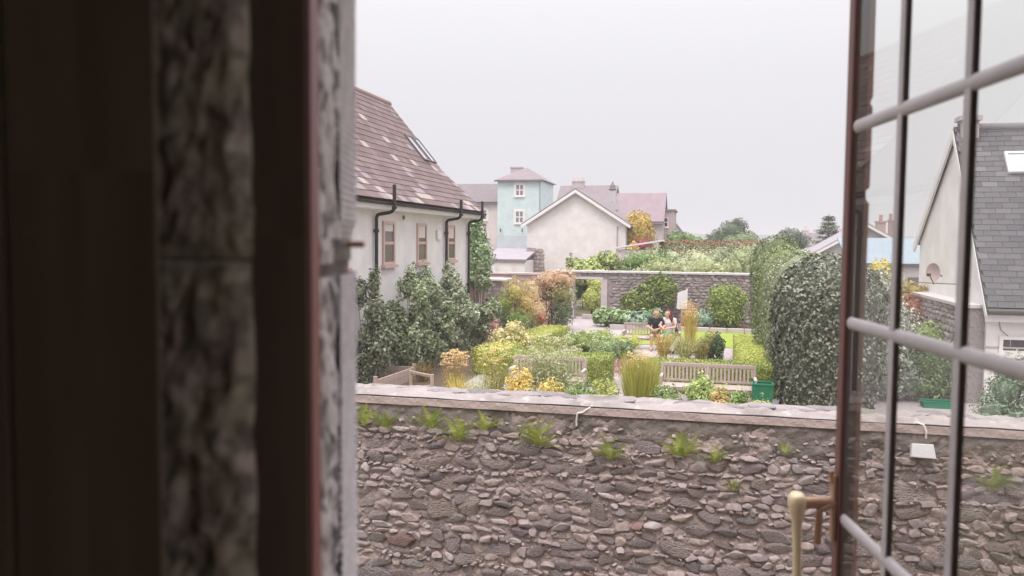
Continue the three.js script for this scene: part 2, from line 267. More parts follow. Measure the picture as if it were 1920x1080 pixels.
// ---------------------------------------------------------------- our own house round the open window
{
  const t = thing('stone_house', 'dark stone house wall with rough window jamb at left edge of the view', 'house', V(0, EYE, 0));
  const stoneOut = bumped('#8f857f', 0.02, { map: T.patch }), dim = bumped('#a89c94', 0.006, { map: T.patch }), OX = 0.50;
  // outer leaf of the wall and the room behind the camera
  add('outer_wall', [box(-9, -0.30, -EYE, 1.7, -0.60, -0.47), box(OX, 10, -EYE, 1.7, -0.60, -0.47), box(-0.30, OX, 0.78, 1.7, -0.60, -0.47), box(-0.30, OX, -EYE, -0.70, -0.60, -0.47)], stoneOut, t);
  add('inner_wall', [box(-1.7, -0.20, -1.6, 1.2, -0.469, -0.40), box(OX, 2.2, -1.6, 1.2, -0.469, -0.40), box(-0.20, OX, 0.80, 1.2, -0.469, -0.40), box(-0.20, OX, -1.6, -0.72, -0.469, -0.40)], dim, t);
  const pl = bumped('#d9d0c6', 0.004, { map: T.patch });
  add('room_wall', [box(-1.9, -1.7, -1.6, 1.2, -0.469, 2.8), box(2.2, 2.4, -1.6, 1.2, -0.469, 0.2), box(2.2, 2.4, -1.6, 1.2, 2.2, 2.8), box(2.2, 2.4, -1.6, -0.9, 0.2, 2.2), box(2.2, 2.4, 1.05, 1.2, 0.2, 2.2), box(-1.9, 2.4, -1.6, 1.2, 2.8, 3.0)], pl, t);  // gap in the right wall: unseen opening added to brighten the room
  add('room_floor', box(-1.9, 2.4, -1.7, -1.6, -0.469, 3.0), M.timber, t); add('room_ceiling', box(-1.9, 2.4, 1.2, 1.3, -0.469, 3.0), pl, t);
  // dressed jamb stones beyond the frame: rough inner margin and tooled outer margin
  const jambRough = new THREE.MeshStandardMaterial({ color: col('#ded5d6'), map: T.pit, roughness: 0.95 }), jambSmooth = bumped('#e8dee2', 0.0006, { map: again(T.grain, 0.12) });
  const lower = [-0.72, -0.024], upper = [-0.016, 0.8];
  for (const [y0, y1] of [lower, upper]) {
    const a = new THREE.PlaneGeometry(0.060, y1 - y0, 24, Math.round((y1 - y0) / 0.0025)), p = a.attributes.position;
    for (let i = 0; i < p.count; i++) { const s = p.getX(i) + 0.03, y = p.getY(i) + (y0 + y1) / 2, n = fbm(s * 90 + 3, y * 55 + 40, 4096, 4, 3), e = Math.min(1, Math.min(y - y0, y1 - y) / 0.012, s / 0.004); p.setXYZ(i, -0.1128 - s * 0.034 + e * 0.009 * (n - 0.55) - (1 - e) * 0.002, y, -0.470 - s); }
    a.computeVertexNormals(); const g = a.toNonIndexed(), uv = g.attributes.uv, q = g.attributes.position; for (let i = 0; i < q.count; i++) uv.setXY(i, -q.getZ(i), q.getY(i));
    const st = add('jamb_stone', g, jambRough, t, true);
    const b = new THREE.PlaneGeometry(0.070, y1 - y0, 14, Math.round((y1 - y0) / 0.0011)), r = b.attributes.position, ero = y1 > 0 ? y0 + 0.028 : -9;
    for (let i = 0; i < r.count; i++) { const s = r.getX(i) + 0.035, y = r.getY(i) + (y0 + y1) / 2, k = y < ero ? (ero - y) / 0.03 * (0.006 + 0.01 * fbm(s * 60, y * 60 + 20, 999, 3, 8)) : 0, pitch = 0.0042 + 0.0004 * Math.sin(y * 17), wear = fbm(s * 20, y * 9 + 30, 4096, 3, 6); r.setXYZ(i, -0.1146 - s * 0.032 - (s > 0.066 ? (s - 0.066) * 1.2 : 0) + (0.0005 + 0.0004 * wear) * Math.sin(y / pitch * 6.283 + s * 14) + 0.0012 * wear - k, y, -0.530 - s); }
    b.computeVertexNormals(); add('tooled_margin', b, jambSmooth, st, false);
    add('jamb_back', box(-0.30, -0.1205, y0, y1, -0.598, -0.471), stoneOut, st);
  }
  add('mortar_joint', box(-0.30, -0.1225, -0.024, -0.016, -0.598, -0.471), bumped('#7c716c', 0.008), t);
  // rough stones of the inner reveal in shadow
  const rv = bumped('#beb1a8', 0.004, { map: T.soft });
  for (const [y0, y1, x0, x1] of [[-0.7, -0.0118, -0.196, -0.1305], [-0.0102, 0.8, -0.190, -0.1305]]) {
    const a = new THREE.PlaneGeometry(x1 - x0, y1 - y0, 34, Math.round((y1 - y0) / 0.003)), p = a.attributes.position;
    for (let i = 0; i < p.count; i++) { const x = p.getX(i) + (x0 + x1) / 2, y = p.getY(i) + (y0 + y1) / 2, e = Math.min(1, Math.min(y - y0, y1 - y, x1 - x) / 0.008); p.setXYZ(i, x + 0.004 * (fbm(y * 40, 1, 4096, 3, 4) - 0.5), y, -0.402 + e * 0.014 * fbm(x * 110 + 9, y * 70 + 50, 4096, 3, 13)); }
    a.computeVertexNormals(); const g = a.toNonIndexed(), uv = g.attributes.uv, q = g.attributes.position; for (let i = 0; i < q.count; i++) uv.setXY(i, q.getX(i), q.getY(i));
    add('reveal_stone', g, rv, t, true);
  }
  const dark = mat('#796b5e', { map: T.wood, roughness: 0.7 }), red = mat('#9a5f5a', { map: T.streak, roughness: 0.5 });
  const fr = add('window_frame', [box(-0.17, -0.1142, -0.7, 0.8, -0.467, -0.444), box(0.44, OX, -0.7, 0.8, -0.467, -0.432), box(-0.1135, 0.44, 0.72, 0.8, -0.467, -0.432), box(-0.1135, 0.44, -0.7, -0.64, -0.467, -0.432)], dark, t);
  add('frame_bead', rbox(0.0030, 1.36, 0.020, 0.001).translate(-0.1136, 0.04, -0.4570), red, fr);
  const py = D(676, 458, 0.575).y - EYE; // small rusty hinge pin let into the stone
  add('hinge_pin', [new THREE.CylinderGeometry(0.0022, 0.0026, 0.012, 10).rotateZ(1.57).translate(-0.113, py, -0.575), new THREE.SphereGeometry(0.002, 10, 8).translate(-0.1075, py, -0.575)], M.brassOld, t);
}
{ // dark board shutter folded against the reveal
  const t = thing('window_shutter', 'dark brown board shutter beside the rough shadowed stone reveal', 'shutter', V(0, EYE, 0)), dark = mat('#746655', { map: T.wood, roughness: 0.75 }), d2 = mat('#7d6d5b', { map: T.wood, roughness: 0.75 });
  for (const [x0, x1, m] of [[-0.62, -0.46, dark], [-0.457, -0.335, d2], [-0.332, -0.2355, dark], [-0.2335, -0.1645, dark]]) kid('board', joined(rbox(x1 - x0, 1.5, 0.003, 0.001)), m, t, V((x0 + x1) / 2, 0.03, -0.372));
}

// ---------------------------------------------------------------- open casement with leaded panes
{
  const t = thing('casement_window', 'open leaded casement with thin dark red stile and brass handle', 'window', V(0.3733 + 0.0533 * 0.45, EYE, -0.45), Math.acos(0.0533));
  const U = (z) => (z - 0.45) / 0.9986, Y = (px, py, z) => D(px, py, z).y - EYE;
  const redw = mat('#7f5752', { map: T.streak, roughness: 0.55 }), grey = mat('#8b827d', { map: T.streak, roughness: 0.7 }), chip = mat('#d3b2a8', { map: T.streak, roughness: 0.7 }), lead = bumped('#c6bdbf', 0.002, { roughness: 0.6, map: again(T.patch, 0.25) });
  const ys = [Y(1690, 205, 0.872), Y(1684, 629, 0.872), Y(1686, 1052, 0.872)]; const dy = (ys[0] - ys[2]) / 2; ys.unshift(ys[0] + dy); ys.push(ys[3] - dy);
  const top = ys[0] + 0.12, bot = ys[4] - 0.02, u1 = U(1.011), H = top - bot, yc = (top + bot) / 2;
  const st = add('stile', rbox(0.020, H, 0.019, 0.003, 3).translate(u1 + 0.010, yc, 0.0045), redw, t);
  add('iron_strip', box(u1 - 0.0015, u1 + 0.001, bot, top, 0.0006, 0.0135), grey, st);
  { // outer bead with flaked paint: an uneven edge
    const s = new THREE.Shape(); s.moveTo(0, bot); for (let y = bot; y <= top; y += 0.004) { const f = fbm(y * 16 + 43, 2, 4096, 3, 17); s.lineTo(0.0068 + 0.0006 * Math.sin(y * 9) - 0.0045 * sm(0.74, 0.76, f), y); } s.lineTo(0, top); s.closePath();
    add('flaked_bead', new THREE.ExtrudeGeometry(s, { depth: 0.012, bevelEnabled: false }).rotateY(-Math.PI / 2).translate(u1 + 0.014, 0, 0.0142), chip, st);
  }
  add('stile', rbox(0.026, H, 0.022, 0.003).translate(-0.004, yc, 0.003), redw, t);
  add('rail', rbox(u1 - 0.012, 0.03, 0.02, 0.003).translate(u1 / 2, top - 0.016, 0.004), redw, t); add('rail', rbox(u1 - 0.012, 0.03, 0.02, 0.003).translate(u1 / 2, bot + 0.016, 0.004), redw, t);
  for (const z of [0.872, 0.7295, 0.587]) { const b = add('upright_bar', rbox(0.0122, H - 0.06, 0.0058, 0.0012, 2).translate(U(z), yc, 0.0004), mat('#5c504b', { roughness: 0.75, map: T.streak }), t); add('lit_tone_face', rbox(0.0120, H - 0.062, 0.0016, 0.0007, 2).translate(U(z), yc, -0.0032), lead, b); }  // dark core colours in shade on the room side, pale strip the lit side
  for (const y of ys) { const g = new THREE.CapsuleGeometry(0.008, u1 - 0.02, 4, 12).rotateZ(Math.PI / 2).scale(1, 1, 0.62), p = g.attributes.position; for (let i = 0; i < p.count; i++) { const w = 1 + 0.12 * (fbm(p.getX(i) * 40 + 5, y * 9 + 9, 4096, 2, 5) - 0.5); p.setY(i, p.getY(i) * w); } g.computeVertexNormals(); add('cross_bar', g.translate(u1 / 2 + 0.0, y, 0), lead, t); }
  const glass = new THREE.MeshPhysicalMaterial({ color: col('#f4f5f2'), roughness: 0.0, transmission: 1, thickness: 0, ior: 1.32 });
  const us = [0.009, U(0.587), U(0.7295), U(0.872), u1 - 0.0005], yy = [top - 0.03, ...ys, bot + 0.03];
  for (let i = 0; i < 4; i++) for (let j = 0; j < yy.length - 1; j++) { if (yy[j] - yy[j + 1] < 0.03) continue; const w = us[i + 1] - us[i] - 0.004, h = yy[j] - yy[j + 1] - 0.004; const m = add('pane', new THREE.PlaneGeometry(w, h).translate((us[i] + us[i + 1]) / 2, (yy[j] + yy[j + 1]) / 2, R(-0.0004, 0.0004)), glass, t); }
  // brass handle: back plate, neck, hanging lever, catch
  const hy = Y(1512, 948, 1.02), hu = U(1.021);
  const h = add('handle', [rbox(0.013, 0.088, 0.005, 0.002, 3).translate(hu, hy - 0.002, -0.0078), taper(V(hu, hy + 0.03, -0.009), V(hu, hy + 0.046, -0.012), 0.005, 0.003, 10), tube([V(hu, hy + 0.004, -0.006), V(hu, hy + 0.004, -0.03), V(hu, hy + 0.002, -0.052)], 0.0072, 12)], M.brassOld, t);
  const lv = [[0.0001, 0.016], [0.009, 0.0155], [0.0135, 0.010], [0.0145, 0.002], [0.0125, -0.010], [0.0085, -0.022], [0.0068, -0.045], [0.0070, -0.08], [0.0078, -0.11], [0.0095, -0.135], [0.0085, -0.15], [0.0001, -0.154]].map(([a, b]) => new THREE.Vector2(a, b)).reverse();
  add('lever', new THREE.LatheGeometry(lv, 18).scale(1, 1, 0.8).rotateX(-0.03).translate(hu, hy, -0.054), M.brass, h);
  add('catch', tube([V(hu - 0.004, hy + 0.002, -0.012), V(hu - 0.004, hy - 0.006, -0.026), V(hu - 0.004, hy - 0.05, -0.028)], 0.0045, 10), M.brassOld, h);
}

// ---------------------------------------------------------------- rubble wall across the lane
const wallTop = 2.37, wA = W(672, 740, wallTop), wB = W(1560, 788, wallTop), wDir = wB.clone().sub(wA).normalize(), wTurn = -Math.atan2(wDir.z, wDir.x);
const wall = thing('rubble_wall', 'long rubble stone wall with pale mortar top filling the lower view', 'wall', V(wA.x, 0, wA.z), wTurn);
const wN = V(-wDir.z, 0, wDir.x); // towards the house
function onWall(px, py, off = 0) { const v = ray(px, py), p0 = wA.clone().addScaledVector(wN, off), c = V(0, EYE, 0), t = p0.clone().setY(0).sub(c.clone().setY(0)).dot(wN) / v.dot(wN), p = c.addScaledVector(v, t), d = p.clone().sub(wA); return V(d.x * wDir.x + d.z * wDir.z, p.y, off); }
{
  const x0 = -1.2, x1 = 6.6;
  { const g = new THREE.PlaneGeometry(x1 - x0, wallTop - 0.1, 520, 160), p = g.attributes.position; for (let i = 0; i < p.count; i++) p.setZ(i, 0.03 * (fbm(p.getX(i) * 6 + 60, p.getY(i) * 7 + 60, 4096, 5, 4) - 0.5) + 0.022 * (fbm(p.getX(i) * 26 + 60, p.getY(i) * 34 + 60, 4096, 3, 14) - 0.5)); g.computeVertexNormals(); add('mortar', [g.translate((x0 + x1) / 2, wallTop / 2 - 0.03, 0.008), box(x0, x1, 0, wallTop - 0.03, -0.42, -0.04)], M.mortar, wall); }
  // dark weathered render band under the coping with a ragged lower edge
  { const nx = 420, ny = 26, g = new THREE.PlaneGeometry(x1 - x0, 1, nx, ny), p = g.attributes.position;
    for (let i = 0; i < p.count; i++) { const x = p.getX(i) + (x0 + x1) / 2, f = 0.5 - p.getY(i), low = 0.20 + 0.16 * fbm(x * 1.7 + 50, 3, 4096, 4, 9) + 0.05 * Math.sin(x * 2.2), y = wallTop - 0.055 - f * low; p.setXYZ(i, x, y, 0.014 - 0.03 * Math.pow(f, 8) + 0.05 * (fbm(x * 7 + 40, y * 9 + 40, 4096, 5, 2) - 0.5)); }
    g.computeVertexNormals(); const q = metreUV(clean(g)); const m = add('render_band', q, bumped('#8d8380', 0.02, { map: T.render }), wall, true); }
  // pinkish cement edge, then irregular pale coping stones bedded on top
  { const g = new THREE.BoxGeometry(x1 - x0, 0.062, 0.40, 320, 3, 8), p = g.attributes.position; for (let i = 0; i < p.count; i++) { const x = p.getX(i); p.setY(i, p.getY(i) + 0.008 * (fbm(x * 5 + 30, p.getZ(i) * 9 + 9, 4096, 4, 6) - 0.5)); if (p.getZ(i) > 0.1) p.setZ(i, p.getZ(i) + 0.012 * (fbm(x * 8 + 30, p.getY(i) * 20 + 9, 4096, 4, 7) - 0.5)); } g.computeVertexNormals(); add('coping_edge', g.translate((x0 + x1) / 2, wallTop - 0.031, -0.165), bumped('#c9b5b1', 0.012, { map: T.patch }), wall); }
  const pale = ['#a89fa0', '#988f90', '#b3aaaa', '#8f8687'].map((c) => bumped(c, 0.01, { map: T.grain })); let k = 0;
  for (let x = x0; x < x1;) { const w = R(0.14, 0.34); const m = kid(k ? 'coping_stone_' + String(k).padStart(3, '0') : 'coping_stone', pick(stoneShapes), pick(pale), wall, V(x + w / 2, wallTop + 0.02, -0.24 + R(-0.03, 0.03)), [0, R(-0.12, 0.12), R(-0.02, 0.02)]); m.scale.set(w * R(1.1, 1.6), R(0.035, 0.085), R(0.16, 0.28)); k++; x += w; }
  { const g = new THREE.PlaneGeometry(x1 - x0, 0.37, 400, 18).rotateX(-Math.PI / 2), p = g.attributes.position; for (let i = 0; i < p.count; i++) p.setY(i, 0.062 * fbm(p.getX(i) * 8 + 30, p.getZ(i) * 10 + 40, 4096, 4, 6) * sm(0.185, 0.1, p.getZ(i))); g.computeVertexNormals(); add('mortar_bed', g.translate((x0 + x1) / 2, wallTop + 0.003, -0.175), bumped('#aba2a2', 0.012, { map: T.render }), wall); }
  // rubble
  const list = []; let v = 0.55;
  while (v < wallTop - 0.20) {
    const ch = R(0.040, 0.098) * (0.86 + 0.24 * (wallTop - v));
    for (let x = x0 + R(0, 0.1); x < x1 - 0.05;) {
      const big = rnd() < 0.09, w = Math.min(0.46, ch * R(0.85, 2.7) * (big ? 1.6 : 1)), h = ch * R(0.6, 1.1) * (big ? 1.9 : 1), y = v + ch / 2 + R(-0.012, 0.012) + 0.02 * Math.sin(x * 2.1 + v * 9);
      if (y + h / 2 < wallTop - 0.17 - 0.13 * fbm(x * 1.7 + 50, 3, 4096, 4, 9)) list.push({ x: x + w / 2, y, z: R(-0.008, 0.016), w: w * 1.04, h: h * 1.05, d: R(0.06, 0.11), r: R(-0.2, 0.2), rx: R(-0.15, 0.15), ry: R(-0.15, 0.15), c: rnd() < 0.012 ? 10 : rnd() < 0.5 ? pick([0, 2, 3, 6, 8]) : Math.floor(R(0, 10)) });
      x += w + R(-0.012, 0.008); if (rnd() < 0.6) list.push({ x: x + R(-0.05, 0.05), y: v + R(0, ch), z: R(0, 0.012), w: R(0.025, 0.06), h: R(0.015, 0.035), d: 0.07, r: R(-0.5, 0.5), c: Math.floor(R(0, 10)) });
    }
    v += ch * 0.97;
  }
  layStones(wall, list, 299);
}
// ferns rooted in the wall
const frondMats = ['#c6cf72', '#b2c062', '#d4da8c', '#9fb058'].map((c) => mat(c, { side: THREE.DoubleSide, roughness: 0.7 }));
const frondGeos = [0, 1, 2].map((i) => {
  const ps = [], N = 13, curl = 0.5 + i * 0.35; const P3 = (f) => V(0, f * 0.85 - f * f * curl * 0.18, f * 0.25 + f * f * 0.28 * curl);
  for (let s = 0; s < N; s++) { const f = s / N, a = P3(f), b = P3((s + 0.8) / N), m = P3((s + 1.25) / N), w = 0.16 * Math.sin(Math.PI * (0.18 + 0.82 * f)) ** 0.8; for (const q of [-1, 1]) { const tip = V(q * w, m.y - 0.02, m.z); ps.push(a.x, a.y, a.z, b.x, b.y, b.z, tip.x, tip.y, tip.z); } const r = 0.012 * (1 - f); ps.push(a.x - r, a.y + 0.004, a.z, a.x + r, a.y + 0.004, a.z, b.x, b.y + 0.004, b.z); }
  const g = new THREE.BufferGeometry(); g.setAttribute('position', new THREE.Float32BufferAttribute(ps, 3)); g.computeVertexNormals(); return metreUV(g);
});
for (const [px, py, s, n, label] of [
  [684, 795, 0.17, 9, 'light green fern in the render band nearest the window jamb'], [721, 803, 0.15, 11, 'light green spreading fern, second along the wall from the jamb'], [806, 800, 0.17, 9, 'tall narrow fern leaning under the coping left of the paired ferns'],
  [858, 822, 0.18, 12, 'broad low fern, larger left one of the paired ferns'], [908, 804, 0.14, 10, 'small upright fern, right one of the paired ferns'], [1008, 832, 0.2, 16, 'widest bushy fern on the wall, left of the dangling cable'],
  [1144, 856, 0.16, 11, 'fern with brown dead base right of the dangling cable'], [1277, 855, 0.18, 12, 'yellow green fern low in the middle of the wall right half'], [1341, 865, 0.13, 10, 'small round fern beside the middle right fern'],
  [1376, 917, 0.1, 7, 'tiny dark fern alone among the stones below the others'], [1472, 852, 0.1, 6, 'faint sparse fern under the render near the casement'], [1860, 915, 0.17, 10, 'fern seen through the leaded glass right of the white lamp']]) {
  const p = onWall(px, py, 0.03), t = thing('wall_fern', label, 'fern', V(wA.x, 0, wA.z).addScaledVector(wDir, p.x).addScaledVector(wN, 0.035).setY(p.y), wTurn, 'ferns growing from the rubble wall');
  for (let i = 0; i < Math.round(n * 1.35); i++) { const a = (i / (n * 1.35 - 1) - 0.5) * 2.6 + R(-0.2, 0.2), m = kid('frond', pick(frondGeos), pick(frondMats), t, V(R(-0.02, 0.02) * s * 8, R(-0.02, 0.02), 0), [R(-0.75, 0.15), a * 0.75, -a * 0.85]); m.rotation.order = 'ZYX'; m.scale.setScalar(s * R(1.05, 1.6)); }
}
{ // cable along the coping, hanging lead, lamp
  const pts = []; for (let x = -1.2; x <= 6.6; x += 0.15) pts.push(V(x, wallTop + 0.006 + 0.003 * Math.sin(x * 4) + 0.002 * Math.sin(x * 11), 0.022)); const toW = (g) => g.applyMatrix4(wall.matrix.compose(wall.position, new THREE.Quaternion().setFromEuler(wall.rotation), wall.scale));
  one('coping_cable', 'thin dark cable running along the front edge of the wall coping', 'cable', toW(tube(pts, 0.0065, 6)), M.black);
  const a = onWall(1105, 765, 0.03), b = onWall(1083, 775, 0.045), c = onWall(1081, 800, 0.04), d = onWall(1060, 800, 0.03);
  const lead = thing('hanging_cable', 'short white cable end dangling over the coping among the ferns', 'cable', wall.position, wTurn); add('cable', tube([a.clone().add(V(0.02, 0.01, -0.04)), a, a.clone().lerp(b, 0.6).add(V(0, -0.012, 0)), b, b.clone().lerp(c, 0.5).add(V(-0.006, 0, 0)), c], 0.0085, 8, 40), mat('#d9d0cf', { roughness: 0.5 }), lead); add('connector', [rbox(0.016, 0.03, 0.016, 0.004).translate(c.x, c.y - 0.006, c.z), tube([c.clone().add(V(0, -0.02, 0)), c.clone().add(V(-0.04, -0.03, 0)), d], 0.006, 6)], M.black, lead);
  const e = onWall(1732, 797, 0.03), f = onWall(1736, 822, 0.04), g = onWall(1729, 846, 0.05);
  const lamp = thing('wall_floodlight', 'white box floodlight hanging on the wall behind the leaded glass', 'floodlight', wall.position, wTurn); const sh = new THREE.Shape([[-0.082, -0.05], [0.088, -0.055], [0.072, 0.045], [-0.075, 0.045]].map(([x, y]) => new THREE.Vector2(x, y))); add('housing', new THREE.ExtrudeGeometry(sh, { depth: 0.045, bevelSize: 0.006, bevelThickness: 0.006, bevelSegments: 2 }).rotateX(-0.25).translate(g.x, g.y, 0.03), mat('#dcdadd', { roughness: 0.4 }), lamp); add('bracket', rbox(0.06, 0.02, 0.04, 0.004).translate(g.x, g.y - 0.055, 0.03), mat('#8b8480', { roughness: 0.5 }), lamp); add('lead', tube([e.clone().add(V(-0.05, 0.012, -0.02)), e, e.clone().lerp(f, 0.5).add(V(0.008, 0, 0.01)), f], 0.008, 8, 30), mat('#e2dad8', { roughness: 0.5 }), lamp);
}
M.glassPale = new THREE.MeshStandardMaterial({ color: col('#84858c'), roughness: 0.12 });
M.glassBrown = new THREE.MeshStandardMaterial({ color: col('#6e625d'), roughness: 0.1 });

// ---------------------------------------------------------------- garden floor
const gp = (px, py, h = 0) => toGarden(W(px, py, h));
sheet('garden_path', -13, 22, 10.5, 39.6, 0.0, M.gravel);
{ const [r0] = gp(1168, 640), [, f0] = gp(1350, 652), [r1] = gp(1393, 640), [, f1] = gp(1360, 624); sheet('lawn', r0, r1 + 0.4, f0, f1, 0.012, M.lawn); }
sheet('flower_bed', -4.2, 3.6, 11.2, 17.6, 0.008, M.soil);
sheet('flower_bed', -12, -6.3, 12, 36, 0.008, M.soil);
sheet('flower_bed', -2.3, 3.2, 34.2, 38.6, 0.008, M.soil);
sheet('driveway', 6.6, 30, 6, 24, 0.016, bumped('#c6bcbc', 0.008, { map: T.pebble }));
{ // low hills on the horizon
  const g = new THREE.PlaneGeometry(700, 60, 140, 6), p = g.attributes.position; for (let i = 0; i < p.count; i++) { const f = (p.getY(i) + 30) / 60, x = p.getX(i); p.setXYZ(i, x, -1 + f * (6.5 + 5 * fbm(x * 0.012 + 20, 1, 4096, 4, 3)), -420 - f * 90); } g.computeVertexNormals(); setting('hills', g, bumped('#8f9a8c', 0.5));
}

// ---------------------------------------------------------------- houses
function windowPart(t, x, y, w, h, o = {}) { // on a wall that faces +z at z = o.z, turned by o.turn
  const g = new THREE.Group(); g.name = 'window'; g.position.set(o.px ?? x, y, o.z ?? 0); g.rotation.y = o.turn ?? 0; t.add(g);
  const b = o.bar ?? 0.06, e = 0.05, fm = o.mat ?? M.white;
  add('frame', [box(-w / 2, w / 2, h / 2 - b, h / 2, 0, e), box(-w / 2, w / 2, -h / 2, -h / 2 + b, 0, e), box(-w / 2, -w / 2 + b, -h / 2 + b, h / 2 - b, 0, e), box(w / 2 - b, w / 2, -h / 2 + b, h / 2 - b, 0, e), ...(o.cross === false ? [] : [box(-w / 2 + b, w / 2 - b, -b / 2, b / 2, 0, e - 0.012)]), ...(o.mid ? [box(-b / 2, b / 2, -h / 2 + b, h / 2 - b, 0, e - 0.006)] : [])], fm, g);
  if (o.surround) add('surround', [box(-w / 2 - 0.13, w / 2 + 0.13, h / 2 + 0.003, h / 2 + 0.14, -0.01, 0.03), box(-w / 2 - 0.13, -w / 2 - 0.003, -h / 2, h / 2, -0.01, 0.03), box(w / 2 + 0.003, w / 2 + 0.13, -h / 2, h / 2, -0.01, 0.03)], M.white, g);
  add('pane', box(-w / 2 + b * 0.8, w / 2 - b * 0.8, -h / 2 + b * 0.8, h / 2 - b * 0.8, 0.004, 0.014), o.glass ?? M.glassDark, g); if (o.blind) add('blind', box(-w / 2 + b * 1.4, w / 2 - b * 1.4, h / 2 - b - h * o.blind, h / 2 - b, 0.015, 0.018), mat('#d8cbc6'), g);
  add('sill', box(-w / 2 - 0.08, w / 2 + 0.08, -h / 2 - 0.09, -h / 2 - 0.003, -0.02, 0.12), o.sill ?? M.white, g);
  return g;
}
function gableWall(w, eave, ridge, len, ax = 0.5) { const s = new THREE.Shape(); s.moveTo(-w / 2, 0); s.lineTo(w / 2, 0); s.lineTo(w / 2, eave); s.lineTo(-w / 2 + w * ax, ridge); s.lineTo(-w / 2, eave); s.closePath(); return new THREE.ExtrudeGeometry(s, { depth: len, bevelEnabled: false }).translate(0, 0, -len); }
function slab(a, b, z0, z1, th) { // roof slab from [x,y] a down to b
  const s = new THREE.Shape(), dx = b[0] - a[0], dy = b[1] - a[1], l = Math.hypot(dx, dy), nx = -dy / l * th * Math.sign(dx || 1), ny = dx / l * th * Math.sign(dx || 1); s.moveTo(a[0], a[1]); s.lineTo(b[0], b[1]); s.lineTo(b[0] + nx, b[1] + ny); s.lineTo(a[0], a[1] + Math.hypot(nx, ny) / Math.max(0.3, Math.abs(dx / l))); s.closePath(); return new THREE.ExtrudeGeometry(s, { depth: z1 - z0, bevelEnabled: false }).translate(0, 0, z0);
}
function chimney(t, x, y, z, w, h, d, m, pots, pm) { const c = add('chimney', [box(x - w / 2, x + w / 2, y, y + h, z - d / 2, z + d / 2), box(x - w / 2 - 0.06, x + w / 2 + 0.06, y + h + 0.002, y + h + 0.12, z - d / 2 - 0.06, z + d / 2 + 0.06)], m, t); for (let i = 0; i < pots; i++) add('chimney_pot', new THREE.LatheGeometry([[0.001, 0], [0.13, 0], [0.11, 0.35], [0.14, 0.4], [0.14, 0.46], [0.08, 0.47]].map(([a, b]) => new THREE.Vector2(a, b)), 12).translate(x + (pots > 1 ? (i / (pots - 1) - 0.5) * w * 0.7 : 0), y + h + 0.12, z), pm ?? M.pinkwall, c); return c; }

// tiles laid on a sloping profile; x points down the slope outward, z along the eave
function layTiles(parent, prof, z0, z1, w, gauge, cols, pale, most, near, name, th = 0.015, rough = 0.03) {
  const g = joined(rbox(1, 1, 1, 0.001, 1)), gm = new THREE.BoxGeometry(1, 1, 1), u = joined(gm), mats = cols.map((c) => bumped(c, 0.01, { map: again(T.grain, 0.4), roughness: 0.9 })), list = [];
  let row = 0;
  for (let k = 0; k < prof.length - 1; k++) {
    const [ax, ay] = prof[k], [bx, by] = prof[k + 1], l = Math.hypot(bx - ax, by - ay), n = Math.round(l / gauge), a = Math.atan2(by - ay, bx - ax);
    for (let i = 0; i < n; i++, row++) {
      const f = (i + 0.5) / n, x = ax + (bx - ax) * f, y = ay + (by - ay) * f, off = (row % 2) * w / 2;
      for (let z = z0 - off; z < z1 - 0.01; z += w) { const za = Math.max(z, z0) + 0.004, zb = Math.min(z + w, z1) - 0.004; if (zb - za < 0.05) continue; list.push({ x, y, z: (za + zb) / 2, w: zb - za, l: l / n * 1.22, a: a + 0.055 + R(-0.008, 0.008), c: pale(x, y, (za + zb) / 2) ? cols.length - 1 - Math.floor(R(0, 2)) : Math.floor(R(0, cols.length - 2)), j: R(-0.5, 0.5) * rough }); }
    }
  }
  list.sort((p, q) => near(q) - near(p)); const rest = [];
  list.forEach((s, i) => {
    const nx = -Math.sin(s.a), ny = Math.cos(s.a), P0 = V(s.x + nx * 0.03, s.y + ny * 0.03, s.z);
    if (i < most) { const m = kid(i ? name + '_' + String(i).padStart(3, '0') : name, u, mats[s.c], parent, P0, [0, s.j * 0.4, s.a]); m.scale.set(s.l, th, s.w); }
    else { const q = gm.clone().scale(s.l, th, s.w).rotateZ(s.a).translate(P0.x, P0.y, P0.z), n = q.attributes.position.count, c = col(cols[s.c]), a = new Float32Array(n * 3); for (let k = 0; k < n; k++) a.set([c.r, c.g, c.b], k * 3); q.setAttribute('color', new THREE.BufferAttribute(a, 3)); rest.push(clean(q)); }
  });
  if (rest.length) { const m = kid('far_' + name, metreUV(mergeGeometries(rest.map((q) => { q.deleteAttribute('uv'); return q; }))), bumped('#ffffff', 0.01, { vertexColors: true, map: again(T.grain, 0.4) }), parent); m.userData.kind = 'stuff'; }
}

